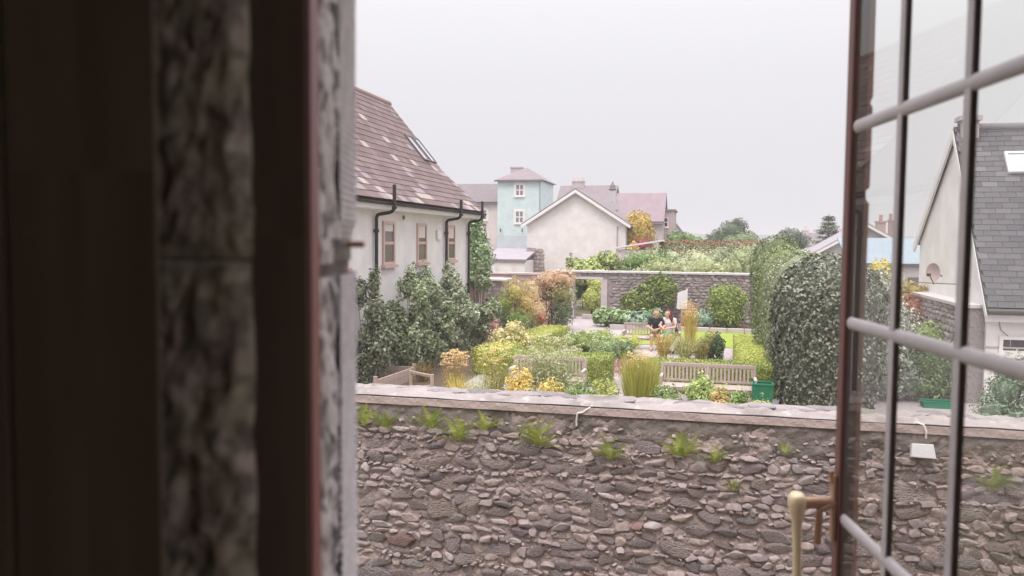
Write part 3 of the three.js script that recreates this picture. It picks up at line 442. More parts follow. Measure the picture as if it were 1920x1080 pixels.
{ // cream cottage on the left with the steep brown tiled roof
  const t = thing('cream_cottage', 'cream rendered cottage with steep brown lichen spotted tile roof at left', 'house', V(-1.65, 0, -31), -TH);
  const LEN = 16, WD = 7, s = new THREE.Shape(); s.moveTo(-WD, 0); s.lineTo(0, 0); s.lineTo(0, 4.86); s.lineTo(-1.2, 6.2); s.lineTo(-3.5, 8.95); s.lineTo(-5.8, 6.2); s.lineTo(-WD, 4.86); s.closePath();
  add('wall', new THREE.ExtrudeGeometry(s, { depth: LEN, bevelEnabled: false }), M.plaster, t);
  const rf = add('roof', [slab([-3.5, 9.1], [-1.2, 6.32], -0.28, LEN + 0.2, 0.05), slab([-1.2, 6.32], [0.46, 4.82], -0.28, LEN + 0.2, 0.05), slab([-3.5, 9.1], [-5.8, 6.32], -0.28, LEN + 0.2, 0.05), slab([-5.8, 6.32], [-7.46, 4.82], -0.28, LEN + 0.2, 0.05)], bumped('#5d4c48', 0.01), t);
  const pale = (x, y, z) => { const q = fbm(z * 0.55 + 40, y * 0.9 + 40, 4096, 3, 23); return y < 8 && q > 0.62 - 0.02 * (8 - y) && rnd() < 0.5; };
  layTiles(rf, [[-3.5, 9.16], [-1.2, 6.40], [0.5, 4.87]], -0.32, 13.2, 0.44, 0.3, ['#846f6d', '#7d6968', '#897573', '#826d6c', '#8d7a78', '#796563', '#beb0ab', '#a5979b'], pale, 300, (q) => (q.z < 11.3 ? q.z + 3 : -q.z), 'roof_tile', 0.013);
  for (let z = -0.32; z < 13; z += 0.45) kid('ridge_tile', ridgeG(), bumped('#927b75', 0.01), rf, V(-3.5, 9.14, z + 0.22));
  add('fascia', box(0.4, 0.43, 4.62, 4.78, -0.28, LEN), M.white, t); add('soffit', box(-0.002, 0.40, 4.60, 4.625, -0.28, LEN), M.white, t);
  add('bargeboard', [slab([-3.5, 9.02], [-1.2, 6.24], -0.30, -0.26, 0.14), slab([-1.2, 6.24], [0.44, 4.74], -0.30, -0.26, 0.14)].map((g) => g.translate(0, -0.15, -0.02)), bumped('#8a7570', 0.004), t);
  const gut = new THREE.TorusGeometry(0.07, 0.012, 6, 10, Math.PI); add('gutter', new THREE.CylinderGeometry(0.075, 0.075, LEN + 0.4, 12, 1, true, 0, Math.PI).rotateX(Math.PI / 2).rotateZ(-Math.PI / 2).translate(0.52, 4.80, LEN / 2 - 0.1), mat('#2a2526', { side: THREE.DoubleSide, roughness: 0.5 }), t);
  [[9.08, 0.9], [3.06, 0.75], [0.42, 0.85], [13.5, 0.8]].forEach(([z, up], i) => { const p = add('drainpipe', [tube([V(0.09, 0, z), V(0.09, 2, z), V(0.09, 4.1, z), V(0.09, 4.38, z), V(0.14, 4.47, z), V(0.5, 4.53, z), V(0.60, 4.6, z), V(0.62, 4.7, z), V(0.62, 4.62 + up * 0.74, z)], 0.05, 10, 110), new THREE.CylinderGeometry(0.075, 0.075, 0.09, 12).translate(0.09, 4.02, z), new THREE.CylinderGeometry(0.075, 0.075, 0.09, 12).translate(0.09, 2.1, z), new THREE.CylinderGeometry(0.072, 0.072, 0.07, 12).translate(0.62, 4.66, z)], M.black, t); });
  for (const z of [8.06, 5.34, 2.36, 11.2]) { const h = 1.25; windowPart(t, 0, 3.68, 0.86, h, { px: 0.005, z, turn: Math.PI / 2, mat: M.frame, sill: M.frame, bar: 0.085, glass: M.glassBrown, blind: z > 6 ? 0.16 : 0.3 }); }
  for (const z of [0.95, 0.18]) { const k = new THREE.Group(); k.name = 'skylight'; k.position.set(-1.85, 7.13 + 0.07, z); k.rotation.z = Math.atan2(-2.76, 2.3); rf.add(k); add('frame', [box(-0.62, 0.62, 0, 0.1, -0.30, -0.25), box(-0.62, 0.62, 0, 0.1, 0.25, 0.30), box(-0.62, -0.57, 0, 0.1, -0.25, 0.25), box(0.57, 0.62, 0, 0.1, -0.25, 0.25)], mat('#6b6064', { roughness: 0.5 }), k); add('pane', box(-0.57, 0.57, 0.03, 0.07, -0.25, 0.25), new THREE.MeshStandardMaterial({ color: col('#c9ccd2'), roughness: 0.15, metalness: 0.5 }), k); }
  add('alarm_box', rbox(0.05, 0.12, 0.1, 0.01).translate(0.03, 4.45, 6.9), mat('#8d8686'), t); add('junction_box', rbox(0.08, 0.32, 0.34, 0.02).translate(0.05, 3.95, 3.75), M.white, t);
}
function ridgeG() { return ridgeG.g ??= joined(new THREE.CylinderGeometry(0.13, 0.13, 0.46, 10, 1, false, 0, Math.PI).rotateX(Math.PI / 2).rotateZ(0)); }

{ // white house with slate roof seen through the leaded panes
  const q = W(1843, 759), t = thing('white_house', 'white gabled house with dark slate roof behind the leaded glass', 'house', q, -TH), LX = 9;
  const s = new THREE.Shape(); s.moveTo(0, 0); s.lineTo(6.5, 0); s.lineTo(6.5, 3.9); s.lineTo(3.0, 6.75); s.lineTo(0, 2.34); s.closePath(); // x of the shape = depth away
  add('wall', new THREE.ExtrudeGeometry(s, { depth: LX, bevelEnabled: false }).rotateY(Math.PI / 2), bumped('#f6f2f2', 0.004, { map: T.patch }), t);
  const rg = new THREE.Group(); rg.name = 'roof'; rg.rotation.y = -Math.PI / 2; t.add(rg); // roof frame: x down the front slope, z to the right when seen from the house
  add('roof_base', [slab([-3.0, 6.82], [0.26, 2.28], -LX - 0.2, 0.1, 0.05), slab([-3.0, 6.82], [-6.8, 3.75], -LX - 0.2, 0.1, 0.05)], bumped('#5b5a5e', 0.01), rg);
  layTiles(rg, [[-3.0, 6.9], [0.3, 2.33]], -3.0, 0.1, 0.36, 0.17, ['#6d6b70', '#737176', '#69676c', '#77757a', '#706e73', '#87848a', '#7e7b7d'], (x, y, z) => fbm(z * 1.5 + 30, y * 1.2 + 30, 4096, 4, 19) > 0.62 && rnd() < 0.7, 290, (p) => p.z, 'slate', 0.018);
  for (let z = -3.6; z < 0; z += 0.45) kid('ridge_tile', ridgeG(), bumped('#7d7a7e', 0.01), rg, V(-3.0, 6.88, z + 0.22));
  add('verge_board', [slab([-3.0, 6.74], [0.24, 2.22], 0.06, 0.12, 0.12), slab([-3.0, 6.74], [-6.8, 3.66], 0.06, 0.12, 0.22)].map((g) => g.translate(0, -0.12, 0.0)), M.white, rg);
  add('gutter', new THREE.CylinderGeometry(0.075, 0.075, LX, 12, 1, false).rotateX(Math.PI / 2).translate(0.36, 2.24, -LX / 2 + 0.1), mat('#4b4744', { roughness: 0.5 }), rg);
  add('fascia', box(0.2, 0.23, 2.0, 2.16, -LX, 0.1), M.white, rg);
  chimney(rg, -2.95, 6.2, -0.24, 0.42, 0.86, 0.42, bumped('#c9c1c2', 0.004, { map: T.patch }), 1, mat('#d9b3ae'));
  const sky = (x, z, y) => { const k = new THREE.Group(); k.name = 'skylight'; k.position.set(x, y + 0.1, z); k.rotation.z = Math.atan2(-4.54, 3.26); rg.add(k); add('frame', [box(-0.34, 0.34, 0, 0.12, -0.28, -0.22), box(-0.34, 0.34, 0, 0.12, 0.22, 0.28), box(-0.34, -0.28, 0, 0.12, -0.22, 0.22), box(0.28, 0.34, 0, 0.12, -0.22, 0.22)], M.white, k); add('pane', box(-0.28, 0.28, 0.02, 0.08, -0.22, 0.22), new THREE.MeshStandardMaterial({ color: col('#d6d9de'), roughness: 0.12, metalness: 0.5 }), k); };
  sky(-2.23, -1.22, 5.75); sky(-0.62, -1.5, 3.55);
  const wy = (py) => W(1870, 759).y + EYE - (py - 458) / FPX * 18.3;
  windowPart(t, 0.95, (wy(634) + wy(668)) / 2, 1.35, wy(634) - wy(668), { z: 0.002, mid: true, bar: 0.08, cross: false }); windowPart(t, 0.95, (wy(692) + wy(722)) / 2, 1.35, wy(692) - wy(722), { z: 0.002, mid: true, bar: 0.08, cross: false });
  add('spandrel', box(0.2, 1.7, wy(690), wy(671), 0.003, 0.05), M.white, t);
  add('plaster_repair', tube([V(0.25, 2.05, 0.012), V(0.3, 1.8, 0.012), V(0.5, 1.62, 0.012), V(0.52, 1.42, 0.012)], 0.012, 6), mat('#a2938f'), t);
  add('plinth_band', box(0.003, LX, 1.36, 1.40, 0.0, 0.02), bumped('#b7aba9', 0.006), t);
  const dish = thing('satellite_dish', 'pinkish satellite dish on the white gable seen through the panes', 'satellite dish', D(1752, 511, 20.4), -TH - 0.7), dm = mat('#bfa9a6', { side: THREE.DoubleSide }), dp = []; for (let i = 0; i <= 10; i++) dp.push(new THREE.Vector2(0.24 * i / 10 + 0.001, 0.07 * (i / 10) ** 2)); add('reflector', new THREE.LatheGeometry(dp, 24).rotateX(Math.PI / 2).scale(0.75, 1, 1), dm, dish); add('arm', [taper(V(0, -0.3, 0), V(0.05, -0.05, 0.35), 0.012, 0.012), rbox(0.07, 0.07, 0.1, 0.01).translate(0.05, -0.05, 0.38)], M.black, dish); add('mount', [taper(V(0, 0, -0.02), V(0, -0.1, -0.4), 0.02, 0.02), taper(V(-0.5, -0.28, -0.2), V(0.8, -0.28, -0.2), 0.016, 0.016)], mat('#8b8285'), dish);
}
{ // stone wall beside the white house, running away from its corner
  const a = W(1846, 756), t = thing('stone_boundary_wall', 'grey stone boundary wall with pale coping beside white house gable', 'wall', a, -TH), h = 2.36, L = 7.4;
  add('mortar', box(-0.50, -0.06, 0, h - 0.08, -L, 0.12), bumped('#a39a9a', 0.02, { map: T.grain }), t); add('coping', box(-0.60, -0.02, h - 0.077, h, -L, 0.16), bumped('#dcd6d6', 0.008, { map: T.patch }), t);
  const list = []; for (let v = 0.05; v < h - 0.2;) { const ch = R(0.1, 0.2); for (let z = 0.1; z < L - 0.1;) { const w = R(0.16, 0.42); list.push({ x: -0.505, y: v + ch / 2, z: -z - w / 2, w, h: ch * 1.02, d: 0.12, ry: Math.PI / 2, c: pick([4, 6, 9, 11, 2]) }); z += w; } v += ch; }
  layStones(t, list, 180);
}
// houses beyond the back wall
{
  const t = thing('beige_gabled_house', 'large beige rendered house end with plain gable beyond the back wall', 'house', G(1079, 61), -TH), w = 7.55;
  add('wall', gableWall(w, 5.15, 7.55, 13), M.beige, t);
  const e = [w / 2 + 0.35, 4.95], r = add('roof', [slab([0, 7.62], e, -13.3, 0.35, 0.12), slab([0, 7.62], [-e[0], e[1]], -13.3, 0.35, 0.12)], M.slateFar2, t);
  add('bargeboard', [slab([0, 7.40], [e[0], e[1] - 0.2], 0.33, 0.40, 0.2), slab([0, 7.40], [-e[0], e[1] - 0.2], 0.33, 0.40, 0.2)], M.white, t); add('gutter', tube([V(e[0] + 0.02, e[1] - 0.05, 0.3), V(e[0] + 0.02, e[1] - 0.05, -6), V(e[0] + 0.02, e[1] - 0.05, -13)], 0.07, 8), mat('#7b7072'), t);
  add('drainpipe', tube([V(w / 2 - 0.6, 0, 0.06), V(w / 2 - 0.6, 3, 0.06), V(w / 2 - 0.6, 4.9, 0.06)], 0.05, 8), mat('#b9a8a8'), t); add('wall_vent', rbox(0.25, 0.25, 0.06, 0.01).translate(w / 2 - 1.1, 1.8, 0.03), mat('#7c7475'), t);
  const p = thing('stone_buttress', 'old rough stone pillar at the left corner of beige house', 'pillar', G(1003, 59.5), -TH), sh = new THREE.Shape([[-0.85, 0], [0.75, 0], [0.45, 3.15], [-0.62, 3.25]].map(([x, y]) => new THREE.Vector2(x, y))); add('rubble_core', new THREE.ExtrudeGeometry(sh, { depth: 0.8, bevelEnabled: false }).translate(0, 0, -0.8), bumped('#b3a09c', 0.05, { map: T.grain }), p);
  const list = []; for (let v = 0.1; v < 3.0; v += 0.28) for (let x = -0.62; x < 0.5;) { const w2 = R(0.2, 0.42); list.push({ x: x + w2 / 2, y: v + 0.13, z: 0, w: w2, h: 0.26, d: 0.14, c: pick([2, 4, 6, 9]) }); x += w2; } layStones(p, list, 60);
}
{
  const t = thing('mint_house', 'tall narrow mint green house with hipped slate roof and white windows', 'house', G(972, 75), -TH), w = 4.1, d = 6.2, h = 9.35;
  add('wall', [box(-w / 2, w / 2, 4.2, h, -d, 0)], M.mint, t); add('lower_wall', box(-w / 2, w / 2, 0, 4.197, -d, 0), M.blueside, t);
  { const g = new THREE.ConeGeometry(1, 1, 4, 1).rotateY(Math.PI / 4).scale((w + 0.5) / Math.SQRT2, 1.45, (d + 0.5) / Math.SQRT2).translate(0, h + 0.75, -d / 2); const r = add('roof', [g, box(-w / 2 - 0.22, w / 2 + 0.22, h, h + 0.06, -d - 0.22, 0.22)], M.slateFar2, t); chimney(r, -w / 2 + 0.8, h + 0.2, -d / 2 - 1.2, 1.1, 1.3, 0.8, M.concrete, 0); }
  add('eaves_gutter', box(-w / 2 - 0.28, w / 2 + 0.28, h - 0.12, h - 0.003, 0.2, 0.3), mat('#7c7076'), t); add('drainpipe', tube([V(w / 2 - 0.02, 0, 0.07), V(w / 2 - 0.02, 5, 0.07), V(w / 2 - 0.02, h, 0.07)], 0.05, 8), mat('#8d9a9c'), t);
  windowPart(t, 0.08, 8.45, 0.85, 1.15, { z: 0.002, surround: true, mid: true, bar: 0.1, glass: M.glassPale }); windowPart(t, 0.08, 5.95, 0.85, 1.2, { z: 0.002, surround: true, mid: true, bar: 0.1, glass: M.glassPale });
  for (const x of [-1.7, 0.4]) add('wall_lamp', [rbox(0.12, 0.3, 0.12, 0.03).translate(x, 4.7, 0.2), taper(V(x, 4.75, 0), V(x, 4.9, 0.2), 0.03, 0.03)], mat('#6a6a70'), t);
}
{
  const t = thing('pink_terrace_house', 'pale pink terrace house with long slate roof left of mint house', 'house', G(890, 79), -TH), w = 9.5, d = 7;
  add('wall', box(-w + 2.4, 2.3, 0, 7.5, -d, 0), M.pinkwall, t); add('roof', [slab([-3.5, 9.4], [0.3, 7.4], -2.45, w - 2.3, 0.1), slab([-3.5, 9.4], [-7.3, 7.4], -2.45, w - 2.3, 0.1)].map((g) => g.rotateY(-Math.PI / 2)), M.slateFar, t);
  add('eaves_gutter', box(-w + 2.4, 2.3, 7.25, 7.4, 0.2, 0.32), mat('#7c7076'), t); windowPart(t, 0.85, 6.25, 0.85, 1.1, { z: 0.002, surround: true, mid: true, bar: 0.1, glass: M.glassPale }); windowPart(t, 0.9, 3.8, 0.85, 1.1, { z: 0.002, surround: true, mid: true, bar: 0.1, glass: M.glassPale });
}
{
  const t = thing('low_outbuilding', 'low lean-to outbuilding with grey roof in front of mint house', 'outbuilding', G(948, 57), -TH); add('wall', box(-1.6, 1.4, 0, 2.35, -4, 0), M.beige, t); add('roof', new THREE.BoxGeometry(3.2, 0.1, 4.3).rotateX(0.17).translate(-0.1, 2.75, -2), bumped('#a9a0a8', 0.006, { map: T.patch }), t); add('fascia', box(-1.7, 1.5, 2.24, 2.38, 0.03, 0.1), mat('#8f8286'), t); add('door_panel', [box(-0.75, -0.55, 0, 2.1, 0.003, 0.05), box(0.5, 0.7, 0, 2.1, 0.003, 0.05)], M.pinkwall, t);
}
{
  const t = thing('slate_roofed_house', 'slate roofed house behind the beige gable with a white chimney block', 'house', G(1090, 86), -TH); add('wall', box(-2.8, 3.4, 0, 7.4, -6, 0), M.beige, t); add('roof', [slab([-3, 9.75], [0.3, 7.3], -3.5, 2.9, 0.1), slab([-3, 9.75], [-6.3, 7.3], -3.5, 2.9, 0.1)].map((g) => g.rotateY(-Math.PI / 2)), M.slateFar2, t); chimney(t, -0.9, 9.4, -3, 1.3, 0.85, 0.7, M.concrete, 3, M.pinkwall);
  add('dormer_ledge', box(2.2, 3.4, 7.2, 7.5, 0.2, 0.5), mat('#5a5256'), t);
  const c = thing('tall_chimney', 'tall pale chimney stack with dark capped pot beside beige roof', 'chimney', G(1146, 67), -TH); add('stack', [box(-0.42, 0.42, 0, 7.2, -0.7, 0), box(-0.5, 0.5, 6.35, 6.5, -0.78, 0.08), box(-0.3, 0.3, 7.202, 8.0, -0.6, -0.1)], bumped('#c9c3c5', 0.006, { map: T.patch }), c); add('chimney_pot', new THREE.LatheGeometry([[0.001, 0], [0.3, 0], [0.32, 0.15], [0.2, 0.25], [0.26, 0.42], [0.12, 0.5], [0.05, 0.75]].map(([a, b]) => new THREE.Vector2(a, b)), 12).translate(0, 8.0, -0.35), mat('#7e767a'), c);
}
{
  const t = thing('pinkish_roofed_house', 'long house with pinkish slate roof behind the round yellow tree', 'house', G(1200, 73), -TH); add('wall', box(-2.4, 2.05, 0, 5.6, -6, 0), bumped('#cdbdbd', 0.006, { map: T.patch }), t); add('roof', [slab([-3, 8.2], [0.3, 5.5], -2.15, 2.5, 0.1), slab([-3, 8.2], [-6.3, 5.5], -2.15, 2.5, 0.1)].map((g) => g.rotateY(-Math.PI / 2)), bumped('#9b8990', 0.01, { map: T.patch }), t); add('eaves_gutter', box(-2.4, 2.15, 5.36, 5.5, 0.24, 0.34), mat('#8c7a80'), t);
  const g = thing('narrow_end_house', 'narrow beige house end with one window right of pinkish roof', 'house', G(1246, 74), -TH); add('wall', box(-0.55, 0.8, 0, 6.6, -5, 0), bumped('#c4b3b0', 0.006, { map: T.patch }), g); add('roof', box(-0.65, 0.95, 6.603, 6.75, -5.1, 0.12), mat('#8d8286'), g); windowPart(g, 0.1, 5.55, 0.4, 0.9, { z: 0.002, bar: 0.07 }); add('door_canopy', box(-0.6, 0.4, 3.9, 4.05, 0.003, 0.4), mat('#a08f90'), g);
  const k = thing('distant_shed', 'distant small grey gabled building right of the narrow beige house', 'outbuilding', G(1263, 92), -TH); add('wall', gableWall(2.1, 4.6, 5.9, 5), bumped('#b9b3b6', 0.006, { map: T.patch }), k); add('roof', [slab([0, 5.98], [1.2, 4.5], -5.1, 0.1, 0.08), slab([0, 5.98], [-1.2, 4.5], -5.1, 0.1, 0.08)], M.slateFar, k);
  const b = thing('white_barn_roof', 'low building with a white sloping roof below the red hedge', 'outbuilding', G(1198, 53), -TH); add('wall', box(-1.5, 1.2, 0, 3.2, -3, 0), M.pinkwall, b); add('roof', slab([-1.8, 3.25], [1.55, 3.8], -3.2, 0.2, 0.1), M.white, b);
  const f = thing('far_grey_roof', 'pale grey flat roof far off between round trees', 'outbuilding', G(1335, 95), 0); add('wall', box(-1.6, 1.6, 0, 3.55, -3, 0), M.beige, f); add('roof', box(-1.8, 1.8, 3.56, 4.1, -3.2, 0.2), bumped('#b7aab2', 0.006), f);
  const j = thing('far_pink_cottage', 'far pinkish cottage under the conifer at the right horizon', 'house', G(1512, 82), 0); add('wall', box(-1.6, 1.9, 0, 3.4, -4, 0), bumped('#c9b7b7', 0.006, { map: T.patch }), j); add('roof', [slab([-2, 4.7], [0.2, 3.3], -2.1, 1.8, 0.1), slab([-2, 4.7], [-4.2, 3.3], -2.1, 1.8, 0.1)].map((q) => q.rotateY(-Math.PI / 2)), M.slateFar2, j); chimney(j, 0.6, 4.4, -2, 0.5, 0.6, 0.5, M.pinkwall, 1);
}
{ // right: grey gable house and the pale blue roof
  const t = thing('grey_gabled_house', 'grey house with low gable roof split by the casement stile', 'house', G(1625, 55), -TH); add('wall', gableWall(6, 3.2, 4.95, 8), bumped('#d0c9ce', 0.006, { map: T.patch }), t); add('roof', [slab([0, 5.05], [3.5, 3.0], -8.2, 0.4, 0.1), slab([0, 5.05], [-3.5, 3.0], -8.2, 0.4, 0.1)], bumped('#a9a1a7', 0.01, { map: T.patch }), t); add('bargeboard', [slab([0, 4.86], [3.4, 2.9], 0.38, 0.44, 0.16), slab([0, 4.86], [-3.4, 2.9], 0.38, 0.44, 0.16)], M.white, t);
  chimney(t, 1.6, 4.1, -4, 0.6, 1.2, 0.6, mat('#b09a96'), 1, mat('#b39a94')); chimney(t, 2.7, 3.6, -5, 0.7, 1.8, 0.6, mat('#a8908c'), 2, mat('#b39a94'));
  const b = thing('blue_roofed_shed', 'shed with pale blue grey sheet roof beside the white gable', 'outbuilding', G(1672, 38), -TH); add('wall', box(-1.6, 1.6, 0, 2.75, -3.5, 0), bumped('#d8d4d8', 0.006, { map: T.patch }), b); add('roof', new THREE.BoxGeometry(3.8, 0.09, 4.0).rotateX(0.31).translate(0, 3.42, -1.75), bumped('#97a5b0', 0.004, { map: T.streak, roughness: 0.85 }), b); add('gutter', box(-1.9, 1.9, 2.66, 2.84, 0.1, 0.24), mat('#5b5553'), b); add('doorway', box(0.75, 1.35, 0, 2.2, 0.004, 0.03), mat('#6b6362'), b);
}

// ---------------------------------------------------------------- back garden wall with the doorway
const bw = thing('back_garden_wall', 'grey stone wall with white coping and doorway across the garden end', 'wall', G(1235, 37.7), -TH);
{
  const X = (px) => { const p = D(px, 540, 37.7), d = p.clone().sub(bw.position); const v = ray(px, 540), n = V(-Math.sin(TH), 0, Math.cos(TH)), tt = V(bw.position.x, 0, bw.position.z).dot(n) / (v.x * n.x + v.z * n.z); const q = V(v.x * tt, 0, v.z * tt).sub(bw.position); return q.x * Math.cos(TH) + q.z * Math.sin(TH); };
  const xL = X(1040), d0 = X(1077), d1 = X(1127), xR = X(1500), h = 2.37, dh = 1.95, th = 0.45, mm = bumped('#a89c9c', 0.03, { map: T.grain });
  add('mortar', [box(xL, d0, 0, h - 0.1, -th, -0.03), box(d1, xR, 0, h - 0.1, -th, -0.03), box(d0, d1, dh + 0.12, h - 0.1, -th, -0.03)], mm, bw);
  add('coping', (() => { const g = new THREE.BoxGeometry(xR - xL, 0.09, th + 0.14, 120, 1, 2), p = g.attributes.position; for (let i = 0; i < p.count; i++) p.setY(i, p.getY(i) + 0.02 * (fbm(p.getX(i) * 2 + 40, 3, 4096, 3, 2) - 0.5)); g.computeVertexNormals(); return g.translate((xL + xR) / 2, h - 0.053, -th / 2); })(), bumped('#e0dadb', 0.008, { map: T.patch }), bw);
  add('lintel', box(d0 - 0.1, d1 + 0.1, dh, dh + 0.117, -th, 0.02), bumped('#d4cbcb', 0.006, { map: T.patch }), bw); add('door_jamb', [box(d1 + 0.002, d1 + 0.3, 0, dh - 0.002, -th - 0.01, 0.03), box(d0 - 0.25, d0 - 0.002, 0, dh - 0.002, -th - 0.01, 0.03)], bumped('#c9bfbf', 0.006, { map: T.patch }), bw);
  const list = []; for (let v = 0.05; v < h - 0.2;) { const ch = R(0.1, 0.19); for (let x = xL; x < xR - 0.2;) { const w = R(0.16, 0.5), c = x + w / 2; if (!(c + w / 2 > d0 - 0.27 && c - w / 2 < d1 + 0.32 && v < dh + 0.08)) list.push({ x: c, y: v + ch / 2, z: -0.03, w: w * 0.99, h: ch * 1.0, d: 0.13, r: R(-0.06, 0.06), c: pick([0, 2, 4, 5, 6, 9, 11, 4, 9]) }); x += w; } v += ch; }
  layStones(bw, list, 299);
}
{ // low walls at the garden's left end
  const t = thing('low_pink_wall', 'low pinkish rendered garden wall beyond the stone pier', 'wall', G(940, 41), -TH); add('wall_body', box(-2.6, 3.0, 0, 2.05, -0.35, 0), bumped('#c2a5a0', 0.02, { map: T.grain }), t); add('coping', box(-2.7, 3.0, 2.053, 2.14, -0.42, 0.07), bumped('#d3c5c3', 0.008, { map: T.patch }), t);
  const p = thing('stone_pier', 'square stone pier with flat white cap beside left climbing shrubs', 'pier', G(932, 33), -TH); add('mortar', box(-0.52, 0.32, 0, 2.1, -0.9, -0.03), M.mortar, p); add('cap', rbox(1.02, 0.09, 1.1, 0.02).translate(-0.1, 2.15, -0.46), bumped('#e2dcdd', 0.006, { map: T.patch }), p); const list = []; for (let v = 0.05; v < 1.95; v += 0.2) for (let x = -0.5; x < 0.25;) { const w = R(0.18, 0.35); list.push({ x: x + w / 2, y: v + 0.1, z: -0.02, w, h: 0.2, d: 0.12, c: pick([4, 6, 9, 11]) }); x += w; } layStones(p, list, 60);
  const k = thing('lane_wall', 'weathered reddish wall top running behind the stone pier', 'wall', G(912, 36.5), -TH); add('wall_body', box(-1.3, 0.7, 0, 2.0, -0.4, 0), bumped('#b59c97', 0.02, { map: T.grain }), k); add('coping', box(-1.4, 0.75, 2.003, 2.1, -0.5, 0.08), bumped('#c9b2ae', 0.01, { map: T.grain }), k);
}

// ---------------------------------------------------------------- trees and shrubs beyond the garden
shrub('yellow_tree', 'round yellow green clipped tree in front of pinkish roofed house', G(1197, 62), [bl(0, 4.3, 0, 1.25, 1.9, 1.2)], 3000, 0.2, P('#c3ab3c', '#cdb84c', '#a89a3e', '#b4a03a'), { cat: 'tree', trunk: 1, stem: 0.12, core: 0.85, lump: 0.05 });
shrub('red_shrub', 'dark red clipped shrub below the round yellow tree', G(1207, 58), [bl(-0.1, 3.3, 0, 0.9, 0.72), bl(0.35, 3.2, 0, 0.5, 0.75), bl(-0.55, 3.2, 0.1, 0.4, 0.7, 0.5)], 1600, 0.16, P('#93354a', '#a84458', '#7a2c3c', '#b85a62'), { core: 0.85 });
shrub('red_shrub', 'flame orange and yellow young shrub under the yellow tree beside the red one', G(1190, 57), [bl(-0.1, 3.1, 0, 0.42, 0.6)], 500, 0.15, PAL.gold, { core: 0.8 });
shrub('green_bush', 'bright green bush at the foot of the narrow beige house', G(1277, 66), [bl(-0.4, 3.9, 0, 0.85, 0.75), bl(0.5, 3.85, 0, 0.7, 0.7), bl(1.3, 3.7, 0, 0.7, 0.5)], 1600, 0.2, PAL.mid, {});
shrub('broad_tree', 'broad dark green tree on the skyline right of middle', G(1374, 88), [bl(0, 4.9, 0, 1.6, 1.3), bl(-1.5, 4.3, 0, 1.3, 0.9), bl(1.5, 4.2, 0, 1.2, 0.9), bl(0.6, 5.6, 0, 0.9, 0.8), bl(-2.2, 3.9, 0.3, 1, 0.6), bl(0.5, 3.8, 0.5, 2, 0.8)], 3600, 0.26, P('#566a4a', '#647858', '#4a5c40', '#748a64'), { cat: 'tree', trunk: 1, stem: 0.14, core: 0.8 });
shrub('broad_tree', 'light green rounded bush low in front of skyline tree', G(1392, 80), [bl(0, 3.9, 0, 1.1, 0.9), bl(0.9, 3.7, 0, 0.9, 0.8), bl(-1, 3.7, 0, 1, 0.8)], 1500, 0.22, P('#7f9463', '#8ea372', '#6d8254'), { core: 0.8 });
shrub('broad_tree', 'smaller dark round tree on the skyline above the clipped columns', G(1482, 78), [bl(0, 4.35, 0, 1.1, 0.85), bl(0.9, 3.9, 0, 0.9, 0.8), bl(-0.7, 4, 0, 0.8, 0.8)], 1800, 0.24, PAL.far, { cat: 'tree', trunk: 1, stem: 0.12, core: 0.8 });
{ // conifer with tiered, flat sprays
  const CED = P('#83917a', '#94a189', '#707e68', '#a6b09a'), p = G(1553, 62), t = thing('cedar_tree', 'tiered grey green conifer beside the casement stile', 'tree', p), L = new Leaves(9500), br = [taper(V(0, 0, 0), V(0, 6.0, 0), 0.16, 0.03, 8)];
  for (let k = 0; k < 13; k++) { const y = 2.6 + k * 0.26 + R(-0.08, 0.08), r = 2.2 * (1 - k / 14); for (let a = 0; a < 7; a++) { const an = a * 0.9 + k * 1.3 + R(-0.3, 0.3), q = r * R(0.6, 1.15); br.push(taper(V(0, y, 0), V(Math.cos(an) * q, y + 0.12, Math.sin(an) * q), 0.03, 0.01, 5)); for (let i = 0; i < 72; i++) { const f = Math.sqrt(rnd()), x = Math.cos(an) * q * f + R(-0.2, 0.2), z = Math.sin(an) * q * f + R(-0.2, 0.2); L.leaf(x, y + 0.1 * f + R(-0.14, 0.1), z, R(-0.3, 0.3), 1, R(-0.3, 0.3), 0.17, 0.035, pick(CED), 0); } } }
  add('trunk', br, M.trunk, t); add('foliage', L.geo(), leafFlat, t, true);
}
// grey green loose masses behind the wall, each its own shrub
[[1205, 44, 466, 1.7, PAL.mid, 'loose dark green shrub directly beyond the back wall by the beige house'], [1262, 47, 462, 2.0, PAL.grey, 'grey green willowy shrub beyond the wall, left of the tallest one'], [1312, 45, 464, 1.9, P('#aebb90', '#bcc69c', '#a0ae80', '#c6cfa8'), 'tallest pale yellow green willowy shrub beyond the wall'], [1352, 48, 458, 1.7, PAL.grey, 'pale grey shrub with upright shoots beyond the wall middle'], [1392, 46, 462, 1.4, P('#a6b57c', '#b2bf88', '#97a86e'), 'light green shrub beyond wall beside the clipped columns'], [1234, 42, 482, 1.2, P('#b2bd84', '#bec892', '#a3b074'), 'lower yellow green shrub leaning over the back wall coping'], [1330, 42, 484, 1.3, P('#b0bc80', '#a4b274', '#bec78e'), 'low lime shrub just above the wall coping near its middle'], [1424, 50, 452, 1.2, PAL.grey, 'grey shrub peeping between wall end and farthest column']].forEach(([px, d, top, w, pal, label]) => {
  const h = EYE - (top - 453) / FPX * d, b = []; for (let i = 0; i < 7; i++) b.push(bl(R(-0.7, 0.7) * w, h * R(0.45, 0.8), R(-0.5, 0.5), w * R(0.35, 0.55), h * R(0.18, 0.26), w * 0.45)); b.push(bl(0, h * 0.8, 0, w * 0.5, h * 0.2)); shrub('willowy_shrub', label, G(px, d), b, 4200, 0.15, pal, { deep: 0.6, w: 0.2, lump: 0.3, core: 0.6, group: undefined });
});
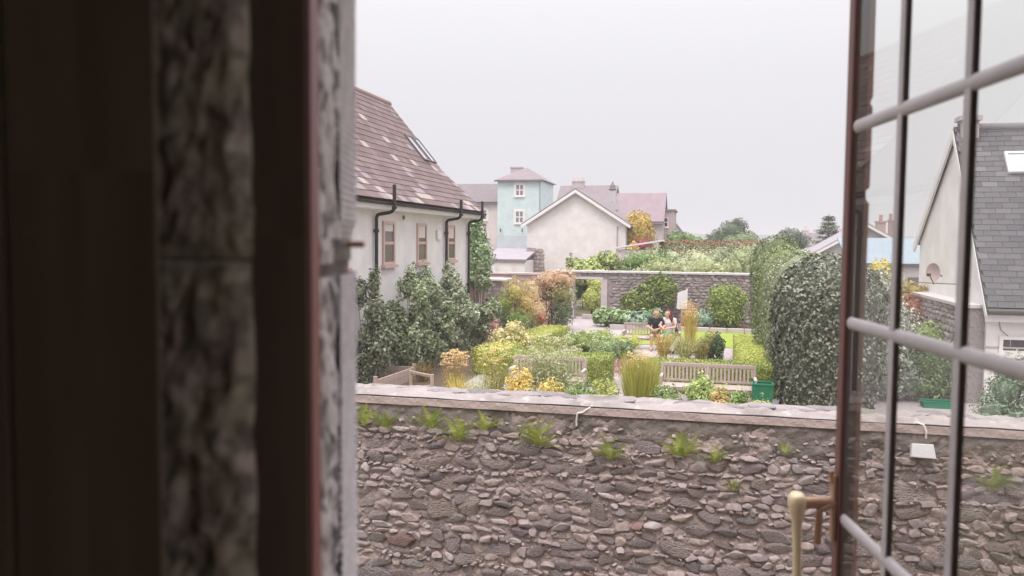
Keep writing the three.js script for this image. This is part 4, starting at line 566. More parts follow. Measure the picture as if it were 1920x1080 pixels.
hedgeAt('clipped red topped hedge far behind the willowy shrubs', 1335, 54, 6.9, EYE + 0.02, P('#b0685a', '#a8745c', '#8f7a52', '#74804a', '#6f7d48', '#7c8750', '#808a58'), 3500);
function hedgeAt(label, px, d, w, h, pal, n) { const p = G(px, d), t = thing('clipped_hedge', label, 'hedge', p, -TH), L = new Leaves(n); for (let i = 0; i < n; i++) { const up = rnd() < 0.4; L.leaf(R(-w / 2, w / 2), up ? h + R(-0.06, 0.08) : h - R(0, 1.2), up ? R(-0.4, 0.4) : 0.45 + R(-0.06, 0.06), R(-0.5, 0.5), up ? 1 : 0.3, up ? 0 : 1, 0.14, 0.05, up ? pick(pal.slice(0, 3)) : pick(pal)); } add('inner_foliage', box(-w / 2, w / 2, 0, h - 0.06, -0.42, 0.4), coreOf(pal), t); add('foliage', L.geo(), leafFlat, t, true); }
shrub('vine_bush', 'broad lime leaved bush spilling over wall before the beige house', G(1118, 44), [bl(-0.9, 2.45, 0, 0.6, 0.4), bl(0, 2.6, 0, 0.5, 0.4), bl(0.75, 2.75, 0.1, 0.6, 0.45), bl(1.2, 2.3, 0, 0.5, 0.5), bl(-0.4, 2.0, 0, 1.3, 0.7), bl(-1.45, 2.6, 0, 0.2, 0.45), bl(0.3, 2.9, 0, 0.2, 0.4)], 1900, 0.19, P('#98ac52', '#a9bb62', '#86994a', '#b6c678', '#76893e'), { w: 0.34, core: 0.6 });
shrub('lane_tree', 'green leafy tree at the far corner of the cream cottage', G(897, 36), [bl(-0.1, 3.9, 0, 0.5, 0.9), bl(0.1, 3.1, 0, 0.65, 0.8), bl(-0.1, 4.8, 0, 0.3, 0.5), bl(-0.3, 2.4, 0, 0.8, 0.8), bl(0.2, 2.55, 0.2, 0.45, 0.5)], 2600, 0.15, P('#5e7c45', '#6f8f50', '#4e6a3a', '#86a468', '#9bb48a'), { cat: 'tree', core: 0.7, w: 0.34 });
shrub('doorway_shrub', 'bright lime shrub seen through the stone doorway', G(1109, 41), [bl(0.1, 0.8, 0, 0.55, 0.7), bl(0.3, 1.5, -0.3, 0.4, 0.5)], 1000, 0.13, PAL.lime, { core: 0.7 });
shrub('doorway_shrub', 'dark green shrub deeper behind the stone doorway', G(1094, 45), [bl(0, 1.3, 0, 0.9, 1.2), bl(1, 1.8, 0, 1.0, 1.0)], 1500, 0.14, PAL.deep, {});

// ---------------------------------------------------------------- shrubs trained up the cottage wall
[[690, 20.6, 2.7, 0.62, 'dark leafy wall shrub nearest the window jamb, grey leaves'], [757, 22.0, 2.75, 0.8, 'tall wall shrub with thin leader shoot before the first cottage window'], [806, 23.8, 2.7, 0.85, 'bushy dark green wall shrub below the middle cottage window'], [850, 25.6, 2.75, 0.8, 'broad dark green wall shrub with pale pointed leaves before the corner window'], [893, 27.6, 2.65, 0.85, 'mid green wall shrub at the far corner of the cottage']].forEach(([px, d, h, w, label], k) => {
  const b = []; for (let i = 0; i < 11; i++) b.push(bl(R(-0.75, 0.75) * w, h * R(0.22, 0.86), R(-0.3, 0.3), w * R(0.22, 0.42), h * R(0.09, 0.15), 0.35)); b.push(bl(R(-0.2, 0.2), h * 0.98, 0, 0.16, 0.42), bl(R(-0.4, 0.4), h * 0.9, 0, 0.3, 0.35), bl(0, h * 0.25, 0, w * 0.7, h * 0.22, 0.4));
  shrub('wall_shrub', label, G(px, d), b, 7500, 0.105, k < 1 ? P('#7f8a69', '#8f997a', '#6d7859', '#aab296', '#616d50') : k === 3 ? P('#83946c', '#93a37c', '#6f805c', '#afbb9d', '#c0c9b1') : P('#758859', '#85986a', '#63754d', '#99aa82', '#aab895'), { core: 0.55, lump: 0.3, deep: 0.7, bark: M.palebark, stem: 0.025, w: 0.3 });
});
{ const t = thing('climbing_stem', 'pale bare twisted stem between the trained wall shrubs', 'climber', G(786, 22.6)), g = []; for (let i = 0; i < 6; i++) g.push(tube([V(R(-0.08, 0.08), 0, R(-0.05, 0.05)), V(R(-0.1, 0.1), 0.5, 0.05), V(R(-0.12, 0.12), 1.0, 0), V(R(-0.2, 0.2), 1.7, 0)], 0.022, 6)); add('stem', g, M.palebark, t); }

// ---------------------------------------------------------------- clipped hedges
const HP = PAL.hedge, hp = (px, d) => G(px, d);
hedge('yellow green box hedge behind the long right bench', hp(1325, 20.1), -TH, 3.45, 0.76, 1.0, HP, 13000, 'clipped box hedges');
hedge('narrow box hedge running back from the right bench hedge beside the path', gv(hp(1421, 20.4), 0.0, 3.3), -TH, 0.75, 0.74, 5.8, P('#a3b13e', '#b3be4a', '#8fa034', '#c0c85c'), 11000, 'clipped box hedges');
hedge('box hedge behind the left bench with dark square end', hp(1048, 21.4), -TH, 2.9, 0.76, 1.15, HP, 12000, 'clipped box hedges');
{ const a = W(912, 655, 0.73), b = W(1045, 610, 0.73), c = a.clone().add(b).multiplyScalar(0.5).setY(0); hedge('long box hedge running back along the left garden path', c, -Math.atan2(b.x - a.x, -(b.z - a.z)), 0.95, 0.74, a.distanceTo(b), P('#9aa83c', '#adb846', '#869a34', '#bfc45a'), 13000, 'clipped box hedges'); }
topiary('nearest and largest clipped column tree with silvery leaves', G(1557, 18.0), 1.22, 3.58, 15000, 0.085, P('#57614a', '#646e56', '#4a543c', '#737c66', '#858d78', '#414b36', '#949b88'));
[[20.9, 1503, 3.62, 'second clipped column tree, just behind the silvery one'], [24.0, 1473, 3.74, 'third clipped column tree from the front of the row'], [27.3, 1459, 4.06, 'farthest clipped column tree next to the back wall']].forEach(([d, px, h, label], i) => topiary(label, G(px, d), 0.9, h, 10000, 0.06, [P('#7d8b64', '#8b9872', '#6c7a54', '#99a582', '#a9b394'), P('#6c8048', '#7b8f55', '#5b6d3b', '#8b9b63', '#98a672'), P('#56693c', '#647746', '#47592f', '#728251', '#7f8c5c')][i]));

// ---------------------------------------------------------------- beds in the middle and at the back
shrub('feathery_shrub', 'yellow green feathery shrub with dark base beside the stone pier', G(966, 31), [bl(0, 1.75, 0, 0.55, 0.6), bl(-0.35, 1.3, 0.1, 0.5, 0.55, 0.4), bl(0.4, 1.3, 0, 0.5, 0.6), bl(0.1, 0.75, 0.1, 0.75, 0.6), bl(-0.3, 0.5, 0.2, 0.6, 0.5)].map((b, i) => ({ ...b, pal: [P('#b5ad55', '#c4b966', '#a3a24a'), P('#7f9a40', '#8fa84c', '#a9a84c'), P('#b9a558', '#c8ab66', '#a9a050'), P('#71913c', '#6a8a38', '#86a048'), P('#4f6433', '#5a6f3a', '#435528')][i] })), 5200, 0.11, PAL.mid, { w: 0.14, lump: 0.2, droop: -0.3, deep: 0.6 });
shrub('smoke_bush', 'orange topped smoky bush with dark green skirt beside the doorway', G(1038, 34), [bl(-0.1, 2.1, 0, 0.75, 0.42), bl(0.4, 2.15, 0, 0.6, 0.45), bl(-0.45, 1.6, 0, 0.5, 0.5), bl(0.35, 1.5, 0.1, 0.65, 0.55), bl(0.4, 0.8, 0.1, 0.55, 0.7), bl(-0.4, 0.9, 0, 0.45, 0.6)].map((b, i) => ({ ...b, pal: [P('#c3a07c', '#cbae8c', '#b5a474'), P('#c9ac80', '#c09c78', '#aea66c'), P('#8a6650', '#7a5a48', '#9a7a55'), P('#9aa05a', '#86944f', '#b0a260'), P('#5b7145', '#4b603a', '#6b824f'), P('#7a5c48', '#66503c', '#8b6a50')][i] })), 5200, 0.11, PAL.olive, { w: 0.22, lump: 0.25 });
shrub('orange_shrub', 'soft orange and cream flowering shrub between the feathery and smoky bushes', G(1000, 32.5), [bl(0, 1.55, 0, 0.35, 0.55), bl(0.15, 0.9, 0.1, 0.5, 0.6), bl(-0.1, 1.9, -0.2, 0.3, 0.3)], 1700, 0.1, P('#cfb08a', '#c8a880', '#bfb280', '#d8c0a0', '#a9a86c'), { core: 0.78, w: 0.2 });
shrub('red_shrub', 'small salmon red plant at the foot of the smoky bush', G(1016, 31), [bl(0, 0.75, 0, 0.22, 0.28), bl(0.1, 0.35, 0, 0.3, 0.3)], 420, 0.08, PAL.rust, {});
shrub('flowering_shrub', 'cream flowered shrub left of the long path hedge', G(956, 24.4), [bl(-0.3, 0.85, 0, 0.3, 0.28), bl(0.15, 1.05, 0, 0.35, 0.3), bl(0.45, 0.8, 0, 0.3, 0.25), bl(0, 0.5, 0, 0.6, 0.45)], 2000, 0.09, PAL.cream, { w: 0.3 });
shrub('pink_shrub', 'small pink flowering shrub under the far wall shrub', G(930, 26.4), [bl(0, 0.9, 0, 0.22, 0.35), bl(0.03, 0.5, 0, 0.3, 0.5)], 700, 0.08, P('#b88a82', '#a06f6a', '#7f7a55', '#c9a49a'), {});
// big leaved perennials in front of the wall
[[1142, 35.4, 0.85, 'large grey green leafy clump at the left of the wall bed'], [1168, 34.8, 0.9, 'large leafy clump second from left in the wall bed'], [1196, 34.6, 0.8, 'blue green low leafy clump in the wall bed middle'], [1222, 35.0, 0.85, 'lighter green leafy clump nearest the seated couple']].forEach(([px, d, h, label], i) => shrub('perennial_clump', label, G(px, d), mound(1.1, h, 0.9, 6), 1000, 0.2, i === 2 ? PAL.blue : P('#86a466', '#97b478', '#74925a', '#aac48e'), { cat: 'perennial', w: 0.36, tilt: 0.4, lump: 0.2 }));
shrub('wall_vine', 'wide olive green climber spread on the back wall behind the couple', gv(G(1226, 37.2), 0, 0), [bl(-0.75, 1.0, 0, 0.6, 0.55, 0.3), bl(0, 1.5, 0, 0.75, 0.5, 0.35), bl(0.55, 1.65, 0, 0.6, 0.4, 0.35), bl(-0.25, 1.0, 0.1, 0.7, 0.6, 0.35), bl(0.3, 1.9, 0, 0.6, 0.4, 0.25), bl(0.65, 1.2, 0, 0.4, 0.4, 0.3), bl(-1.2, 0.9, 0, 0.3, 0.4, 0.2)], 4800, 0.13, P('#7f943c', '#93a647', '#6a7f33', '#a5b455', '#59702e'), { cat: 'climber', turn: -TH, core: 0.6 });
shrub('round_bush', 'dense round olive green bush in front of wall at right', G(1364, 35.3), [bl(0, 1.05, 0, 0.85, 0.85), bl(-0.2, 1.35, 0, 0.65, 0.6), bl(0.3, 1.2, 0, 0.65, 0.7), bl(0, 0.55, 0.1, 0.85, 0.55)], 5200, 0.11, P('#7d9434', '#8fa43e', '#687f2c', '#55692a', '#9db04a'), { core: 0.8 });
shrub('small_bush', 'small dark leafy bush between white panel and round bush', G(1323, 34.6), [bl(0, 0.4, 0, 0.4, 0.42)], 500, 0.13, PAL.blue, {});
shrub('potted_shrub', 'dark shrub in the red pot at the wall end', G(1427, 34.2), [bl(0, 0.85, 0, 0.3, 0.4), bl(0.1, 1.3, 0, 0.2, 0.4)], 600, 0.1, PAL.deep, {});
{ const t = thing('plant_pot', 'red glazed plant pot at the right end of back wall', 'plant pot', G(1427, 34.1)); add('pot', new THREE.LatheGeometry([[0.001, 0], [0.2, 0], [0.24, 0.1], [0.3, 0.5], [0.33, 0.52], [0.33, 0.6], [0.27, 0.6], [0.25, 0.5], [0.001, 0.5]].map(([a, b]) => new THREE.Vector2(a, b)), 20), mat('#8a3a3a', { roughness: 0.4 }), t); }
// centre left mass of lavender like mounds
[[1098, 26.6, 1.2, 0.8, PAL.mid.concat(PAL.hedge), 'rounded green mound at the left of central bed'], [1122, 27.6, 1.3, 0.82, PAL.lime.concat(PAL.hedge), 'yellow green mound with orange tops in the central bed back'], [1142, 25.6, 1.3, 0.8, P('#86a05c', '#97b06c', '#71894c', '#a8bc84'), 'soft grey green mound in the middle of central bed'], [1176, 26.8, 1.2, 0.65, PAL.lime, 'yellowish low mound beside the couple bench end'], [1166, 24.4, 1.0, 0.78, P('#6f8a50', '#5c7642', '#86a068', '#97ad7c'), 'dark green mound over the reddish patch'], [1140, 23.4, 0.8, 0.7, P('#7d9a58', '#8dab68', '#66824a'), 'front green mound above the square hedge end']].forEach(([px, d, w, h, pal, label]) => shrub('herb_mound', label, G(px, d), mound(w, h, w * 0.9, 6), 2300, 0.085, pal, { w: 0.2, lump: 0.22, core: 0.66 }));
shrub('herb_mound', 'loose olive mound hiding the feet of the couple', G(1262, 26.9), mound(1.0, 0.72, 0.6, 6), 1900, 0.08, P('#a3a562', '#93a056', '#b5ae70', '#c0a868'), { w: 0.18 });
shrub('heather_patch', 'reddish brown dry heather patch beside the central paving', G(1172, 23.4), [bl(0, 0.12, 0, 0.5, 0.2, 0.9), bl(-0.25, 0.18, 0.8, 0.35, 0.25, 0.6)], 1600, 0.05, P('#b98474', '#c79484', '#a8705f', '#c9a58c'), { cat: 'heather', w: 0.2, core: false });
sheet('paved_square', ...(() => { const [r0, f0] = gp(1188, 690), [r1, f1] = gp(1236, 656); return [r0, r1, f0, f1]; })(), 0.016, bumped('#cdc0c4', 0.006, { map: T.grain }));
// centre right
tuft('reed_clump', 'pale green reed clump right of the couple', G(1290, 25.0), 260, 1.0, 0.6, P('#a9ab62', '#b8b878', '#8f9a55', '#c3bd86'), { w: 0.011, low: 500 });
tuft('reed_clump', 'yellow brown reeds in front of the couple bench', G(1247, 25.6), 260, 1.0, 0.4, P('#cdb064', '#c4a55c', '#b5b060', '#d6c07c'), { w: 0.01, low: 300 });
tuft('reed_clump', 'buff and olive grasses in the right central bed', G(1318, 25.4), 260, 0.95, 0.55, P('#b5a05a', '#a79a55', '#93984e', '#c4b078'), { w: 0.011, low: 500 });
shrub('herb_mound', 'olive mound with dark right edge in the right central bed', G(1338, 25.6), mound(0.9, 0.9, 0.8, 6), 1800, 0.08, PAL.olive.concat(PAL.mid), { w: 0.2 });
shrub('herb_mound', 'dark green rounded bush at the right end of the central bed', G(1350, 25.2), [bl(0, 0.45, 0, 0.22, 0.45)], 700, 0.08, PAL.deep, {});
tuft('plume_plant', 'tall yellow orange plume standing right of the couple', G(1299, 27.0), 160, 1.7, 0.28, P('#d6c060', '#dcc970', '#c4bb58', '#d9b870'), { w: 0.012, low: 0, heads: 44, hs: 0.1, tall: 3, hp: P('#d9c45c', '#dfce70', '#cfbb5a', '#dfba86'), part: 'stems', headPart: 'plumes', cat: 'flowering plant' });
tuft('plume_plant', 'small pinkish flower spray under the white panel', G(1288, 34.4), 60, 1.05, 0.4, PAL.rust, { heads: 16, hp: P('#c98a86', '#b87070', '#c9a090'), part: 'stems', cat: 'flowering plant' });

// ---------------------------------------------------------------- front border, seen over the wall
const front = (kind, label, px, d, w, top, pal, n, o = {}) => { const h = EYE - (top - 452 - 0.0087 * (px - 960)) / FPX * d; return shrub(kind, label, G(px, d), mound(w, h, w * 0.9, 6), n, o.len ?? 0.07, pal, { w: 0.22, lump: 0.24, core: 0.66, ...o }); };
const hOf = (px, d, top) => EYE - (top - 452 - 0.0087 * (px - 960)) / FPX * d;
tuft('fennel', 'orange yellow flat headed fennel at the left of the border', G(852, 18.2), 120, hOf(852, 18.2, 664), 0.34, P('#b8a450', '#c4ae58', '#a39a4c'), { w: 0.007, heads: 70, low: 700, hs: 0.075, hp: P('#dcc27c', '#e3cc8c', '#d2bd74', '#d2ae78'), part: 'stems', cat: 'flowering plant' });
tuft('golden_grass', 'short golden grass below the orange fennel heads', G(862, 17.3), 320, hOf(862, 17.3, 706), 0.3, P('#d9c468', '#e0cd78', '#c9b85c', '#d4cc86'), { w: 0.009 });
tuft('fennel', 'tall pale yellow fennel left of the golden bush', G(930, 18.0), 130, hOf(925, 18, 652), 0.42, P('#b3ae5c', '#c0b868', '#9aa052'), { w: 0.006, heads: 70, hs: 0.07, hp: P('#d8cc78', '#cfc062', '#e0d68c', '#b9b25a'), low: 1300, part: 'stems', cat: 'flowering plant' });
tuft('fennel', 'grey green low fennel at the path edge beside the coping', G(900, 16.9), 160, hOf(900, 16.9, 698), 0.34, PAL.pale, { w: 0.007, low: 600, part: 'stems', cat: 'flowering plant' });
front('golden_bush', 'deep golden yellow bush in front of the left bench end', 980, 16.6, 0.62, 692, P('#d8c458', '#cdb84c', '#e2d070', '#b5b04c'), 2300, { core: 0.6 });
tuft('feathery_plant', 'tall misty pale green feathery plant covering the left bench', G(1042, 17.3), 800, hOf(1052, 17.3, 640), 0.66, P('#bfc596', '#b2ba88', '#ccd0a8', '#a2ac78'), { w: 0.005, heads: 120, hs: 0.06, low: 2200, part: 'stems', cat: 'feathery plant' });
tuft('feathery_plant', 'shorter misty grey green feathery plant left of the taller one', G(1002, 17.4), 520, hOf(1002, 17.4, 668), 0.45, P('#b9b98c', '#aeb384', '#c9c69c', '#98a072'), { w: 0.005, heads: 70, hs: 0.06, low: 1800, part: 'stems', cat: 'feathery plant' });
front('silver_mound', 'pale grey green mound on the coping left of the yellow mound', 994, 15.6, 0.5, 722, P('#b2b58a', '#a5aa80', '#c0c29c', '#8f9a70'), 1400);
front('yellow_mound', 'bright yellow mound below the left bench seat', 1042, 15.9, 0.72, 714, P('#d2c255', '#c4b648', '#dccd6c', '#a8ac4a'), 2600);
front('green_mound', 'fresh green mound between the yellow and lime mounds', 1090, 15.9, 0.55, 712, P('#7fa052', '#8fae60', '#6d8d45', '#a2bd74'), 1900);
front('lime_mound', 'large pale lime mound left of the tall olive grass', 1140, 16.0, 0.7, 712, P('#b3bd5e', '#a4b252', '#c4cb78', '#93a548'), 3200);
tuft('olive_grass', 'tall dense olive and orange grass rising before the hedge gap', G(1205, 16.2), 1500, hOf(1205, 16.2, 668), 0.3, P('#b9c25e', '#c8c866', '#a9b654', '#d0b870', '#9fae4e'), { w: 0.008, arch: 0.02, root: 0.22, low: 900, heads: 60, hs: 0.05, tall: 4, hp: P('#d6bb78', '#ccb468', '#c2bb6a', '#d9b27c'), headPart: 'seed_heads' });
front('green_mound', 'dark hearted green mound below the long bench left end', 1258, 15.8, 0.62, 722, P('#7d984e', '#8ca85c', '#647f3e', '#a4b878'), 2100);
front('silver_mound', 'small silvery mound with starry leaves on the coping', 1278, 15.0, 0.3, 748, PAL.silver, 700);
shrub('leafy_plant', 'tall lime leafy plant in front of long bench middle', G(1322, 16.4), [bl(0.02, hOf(1322, 16.4, 722), 0, 0.16, 0.2), bl(-0.12, 0.72, 0, 0.24, 0.25), bl(0.14, 0.62, 0, 0.28, 0.28), bl(-0.02, 0.35, 0.05, 0.36, 0.35)], 2100, 0.09, P('#93ad55', '#a4bd68', '#7f9c4a', '#b6c878'), { w: 0.18, lump: 0.3 });
front('orange_mound', 'low lime and orange flowering mound under the bench right half', 1368, 15.8, 0.62, 728, P('#b5b055', '#c2a860', '#a2ac50', '#cfa066', '#98a548'), 2100);
front('green_bush', 'rounded leafy green bush under the long bench right end', 1398, 15.4, 0.42, 730, P('#7a9c42', '#8aac50', '#668838', '#9cba62'), 1800);
front('lime_mound', 'low lime ground plant beside the green bin foot', 1432, 15.6, 0.6, 748, P('#b3b850', '#a2ae48', '#c2c468', '#c9a868'), 1500);
front('yellow_mound', 'low golden ground plant spilling to the path below the bench', 1345, 15.0, 0.9, 752, P('#c4b850', '#b4ae4a', '#d0c064', '#a2a848'), 1500);

// right of the casement, through the glass
shrub('yellow_bush', 'bright yellow bush beyond the stile under the blue roof', G(1652, 24), [bl(0, 2.95, 0, 0.42, 0.4), bl(0.25, 2.6, 0, 0.5, 0.5), bl(0.1, 1.6, 0, 0.6, 1.2)], 2000, 0.1, P('#d0bf3c', '#dccb52', '#b8ae3c', '#a8a83c'), {});
shrub('silver_shrub', 'silvery variegated shrub close behind the casement stile', G(1672, 19.5), [bl(-0.3, 2.55, 0, 0.6, 0.6), bl(0, 1.8, 0, 0.7, 0.7), bl(-0.2, 1.0, 0.1, 0.75, 0.7), bl(-0.2, 0.4, 0.1, 0.7, 0.4)], 6000, 0.085, PAL.silver, { core: 0.7 });
shrub('rust_shrub', 'rust red shrub against the stone boundary wall', G(1716, 23), [bl(0, 1.85, 0, 0.5, 0.5), bl(0.3, 1.6, 0, 0.4, 0.4), bl(-0.2, 1.3, 0, 0.5, 0.5)], 1500, 0.1, P('#a8604c', '#b8705a', '#8f6a48', '#c08a68'), {});
shrub('olive_shrub', 'olive shrub top behind the rust red shrub', G(1712, 24.2), [bl(0, 2.3, 0, 0.5, 0.4), bl(0.1, 1.5, 0, 0.5, 0.6)], 900, 0.11, PAL.olive, {});
shrub('green_shrub', 'fresh green shrub right of the rust red one', G(1745, 21), [bl(0, 1.35, 0, 0.55, 0.4), bl(0.2, 1.0, 0, 0.5, 0.5), bl(-0.3, 0.9, 0, 0.4, 0.5)], 2000, 0.1, P('#7f9c48', '#90ac58', '#6c883c', '#a2b86c'), {});
shrub('green_shrub', 'large dark green shrub beside the driveway beyond the panes', G(1745, 19.4), [bl(0, 0.85, 0, 0.7, 0.6), bl(-0.3, 1.1, -0.1, 0.5, 0.45), bl(0.35, 0.6, 0.1, 0.5, 0.6), bl(0, 0.35, 0.1, 0.65, 0.4)], 5000, 0.085, P('#57703c', '#67824a', '#485f32', '#7a955c'), {});
shrub('silver_ball', 'grey green ball shrub at the driveway edge', G(1712, 19.2), [bl(0, 0.5, 0, 0.38, 0.42)], 1500, 0.06, P('#8fa090', '#9fae9e', '#7c8c7c', '#b4c0b2'), {});
shrub('drive_shrub', 'dark leafy shrub rising above coping at far right', G(1898, 15.6), [bl(0, 0.9, 0, 0.42, 0.45), bl(0.4, 1.2, 0, 0.5, 0.5), bl(-0.3, 0.5, 0.1, 0.35, 0.4), bl(0.2, 0.4, 0, 0.6, 0.4)], 3000, 0.08, P('#5f7a5c', '#73906e', '#4d6549', '#8aa384'), { w: 0.22, core: 0.6 });
{ const t = thing('green_trough', 'green plastic trough on the driveway by the dark shrub', 'trough', W(1762, 764), -TH); add('body', [box(-0.38, 0.38, 0, 0.03, -0.16, 0.16), box(-0.38, 0.38, 0.03, 0.14, 0.14, 0.16), box(-0.38, 0.38, 0.03, 0.14, -0.16, -0.14), box(-0.38, -0.36, 0.03, 0.14, -0.14, 0.14), box(0.36, 0.38, 0.03, 0.14, -0.14, 0.14)], mat('#2a8264', { roughness: 0.45 }), t); add('rim', [box(-0.4, 0.4, 0.142, 0.16, 0.13, 0.175), box(-0.4, 0.4, 0.142, 0.16, -0.175, -0.13)], mat('#328f70', { roughness: 0.45 }), t); }
{ const t = thing('driveway_kerb', 'pale stone kerb along the drive beside the grey ball shrub', 'kerb', V(0, 0, 0)); const a = W(1705, 728), b = W(1732, 752); const l = a.distanceTo(b), n = 4; for (let i = 0; i < n; i++) { const p = a.clone().lerp(b, (i + 0.5) / n); kid(i ? 'kerb_stone_00' + i : 'kerb_stone', joined(rbox(0.14, 0.16, l / n - 0.02, 0.015)), M.concrete, t, V(p.x, 0.06, p.z), [0, Math.atan2(b.x - a.x, b.z - a.z), 0]); } }

// ---------------------------------------------------------------- benches
function bench(label, pos, turn, len, arms, n) {
  const t = thing('garden_bench', label, 'bench', pos, turn), w = M.wood;
  const leg = joined(rbox(0.06, 0.62, 0.06, 0.008)), bl0 = joined(rbox(0.06, 0.88, 0.05, 0.008)), sl = joined(rbox(len, 0.025, 0.075, 0.006)), bs = joined(rbox(0.045, 0.34, 0.016, 0.004)), ar = joined(new RoundedBoxGeometry(0.075, 0.035, 0.5, 3, 0.014));
  const xs = arms === 3 ? [-len / 2 + 0.03, 0, len / 2 - 0.03] : [-len / 2 + 0.03, len / 2 - 0.03];
  for (const x of xs) { kid('leg', leg, w, t, V(x, 0.31, 0.25)); kid('rear_leg', bl0, w, t, V(x, 0.44, -0.25), [-0.08, 0, 0]); kid('armrest', ar, M.woodPale, t, V(x, 0.635, 0.02)); kid('side_rail', joined(rbox(0.045, 0.07, 0.44, 0.006)), w, t, V(x, 0.36, 0)); }
  for (let i = 0; i < 5; i++) kid('seat_slat', sl, M.woodPale, t, V(0, 0.43 - 0.004 * (4 - i), 0.26 - i * 0.098));
  kid('seat_rail', joined(rbox(len - 0.1, 0.07, 0.028, 0.005)), w, t, V(0, 0.375, 0.262));
  kid('top_rail', joined(rbox(len, 0.085, 0.04, 0.01)), w, t, V(0, 0.86, -0.285)); kid('lower_rail', joined(rbox(len - 0.08, 0.05, 0.03, 0.006)), w, t, V(0, 0.49, -0.255));
  for (let i = 0; i < n; i++) kid('back_slat', bs, w, t, V(-len / 2 + 0.09 + (len - 0.18) * i / (n - 1), 0.66, -0.268), [-0.08, 0, 0]);
  return t;
}
M.woodPale = mat('#d6c6c1', { map: T.wood, bumpMap: T.wood, bumpScale: 0.002 });
bench('long weathered slatted bench with centre armrest beside green bin', G(1333, 18.6), -TH, 2.2, 3, 24);
bench('slatted bench half hidden behind misty feathery plants', G(1030, 19.6), -TH, 1.85, 2, 20);
const cb = bench('bench with the seated couple beside the central bed', G(1225, 28.0), -TH, 2.0, 2, 18);
{ // green litter bin
  const t = thing('litter_bin', 'dark green square litter bin beside the long bench', 'bin', G(1437, 17.95), -TH), g = mat('#22704f', { roughness: 0.45 }), h = 0.6, s = new THREE.Shape([[-0.2, 0], [0.2, 0], [0.225, h], [-0.225, h]].map(([x, y]) => new THREE.Vector2(x, y)));
  add('body', [box(-0.2, 0.2, 0.01, 0.05, -0.18, 0.18), ...[[0.17, 0.19], [-0.19, -0.17]].map(([a, b]) => new THREE.ExtrudeGeometry(s, { depth: b - a, bevelEnabled: false }).translate(0, 0, a)), box(-0.215, -0.195, 0.05, h - 0.01, -0.168, 0.168), box(0.195, 0.215, 0.05, h - 0.01, -0.168, 0.168)], g, t);
  add('rim', [box(-0.24, 0.24, h, h + 0.03, 0.165, 0.21), box(-0.24, 0.24, h, h + 0.03, -0.21, -0.165), box(-0.24, -0.205, h, h + 0.03, -0.164, 0.164), box(0.205, 0.24, h, h + 0.03, -0.164, 0.164)], mat('#2f8463', { roughness: 0.4 }), t);
  for (const x of [-0.22, 0.22]) add('hood_post', box(x - 0.02, x + 0.02, h + 0.031, h + 0.09, -0.19, -0.15), g, t); add('rib', [box(-0.12, -0.10, 0.06, h - 0.06, 0.1905, 0.2), box(0.10, 0.12, 0.06, h - 0.06, 0.1905, 0.2)], g, t);
}
// timber raised beds on the left
function raisedBed(label, a, b, c, h) { const t = thing('raised_bed', label, 'raised bed', V(0, 0, 0)), plank = (p, q, y, hh, nm) => { const l = p.distanceTo(q), m = p.clone().add(q).multiplyScalar(0.5); kid(nm, joined(rbox(0.05, hh, l, 0.006)), M.timber, t, V(m.x, y, m.z), [0, Math.atan2(q.x - p.x, q.z - p.z), 0]); }; plank(a, b, h * 0.26, h * 0.48, 'plank'); plank(a, b, h * 0.77, h * 0.5, 'plank'); plank(b, c, h * 0.26, h * 0.48, 'plank'); plank(b, c, h * 0.77, h * 0.5, 'plank'); for (const p of [a, b, c]) kid('corner_post', joined(rbox(0.09, h + 0.1, 0.09, 0.01)), M.timber, t, V(p.x, h / 2 + 0.05, p.z)); return t; }
raisedBed('timber raised bed below the near wall shrubs, left of the path', W(704, 739), W(776, 712), W(776, 712).add(V(-1.2, 0, -0.4)), 0.34);
raisedBed('small timber raised bed in front of smoky bush at the far path', W(1006, 622), W(1030, 606), W(1062, 613), 0.32);
{ const t = thing('timber_seat_frame', 'low open timber frame with square posts beside the left raised bed', 'frame', V(0, 0, 0)), a = W(770, 724), b = W(810, 733), up = (p, h) => p.clone().setY(h); for (const p of [a, b]) kid('post', joined(rbox(0.08, 0.42, 0.08, 0.01)), M.timber, t, V(p.x, 0.21, p.z)); for (const y of [0.37]) { const l = a.distanceTo(b), m = a.clone().lerp(b, 0.5); kid('rail', joined(rbox(l, 0.07, 0.06, 0.008)), M.timber, t, V(m.x, y, m.z), [0, -Math.atan2(b.z - a.z, b.x - a.x), 0]); } const c = W(738, 742), m = c.clone().lerp(b, 0.5); kid('rail', joined(rbox(c.distanceTo(b), 0.07, 0.06, 0.008)), M.timber, t, V(m.x, 0.12, m.z), [0, -Math.atan2(b.z - c.z, b.x - c.x), 0]); }
tuft('golden_grass', 'small brown grass growing inside the timber frame', G(795, 21.2), 150, 0.6, 0.3, P('#9a8a55', '#86804a', '#a5764f', '#6d7a40'), { w: 0.009, low: 200 });
{ const t = thing('flat_stone_slab', 'pale flat stone kerb block at far path below the orange shrub', 'kerb', W(1118, 598), -TH); add('block', rbox(1.0, 0.22, 0.2, 0.02).translate(-0.2, 0.11, 0), M.concrete, t); }
{ const t = thing('planter_edge', 'long low pale kerb edging the back wall bed behind the lawn', 'kerb', G(1300, 33.6), -TH); for (let i = 0; i < 9; i++) kid(i ? 'kerb_stone_00' + i : 'kerb_stone', joined(rbox(0.68, 0.2, 0.16, 0.015)), M.concrete, t, V(-3.1 + i * 0.7, 0.1, R(-0.01, 0.01))); }
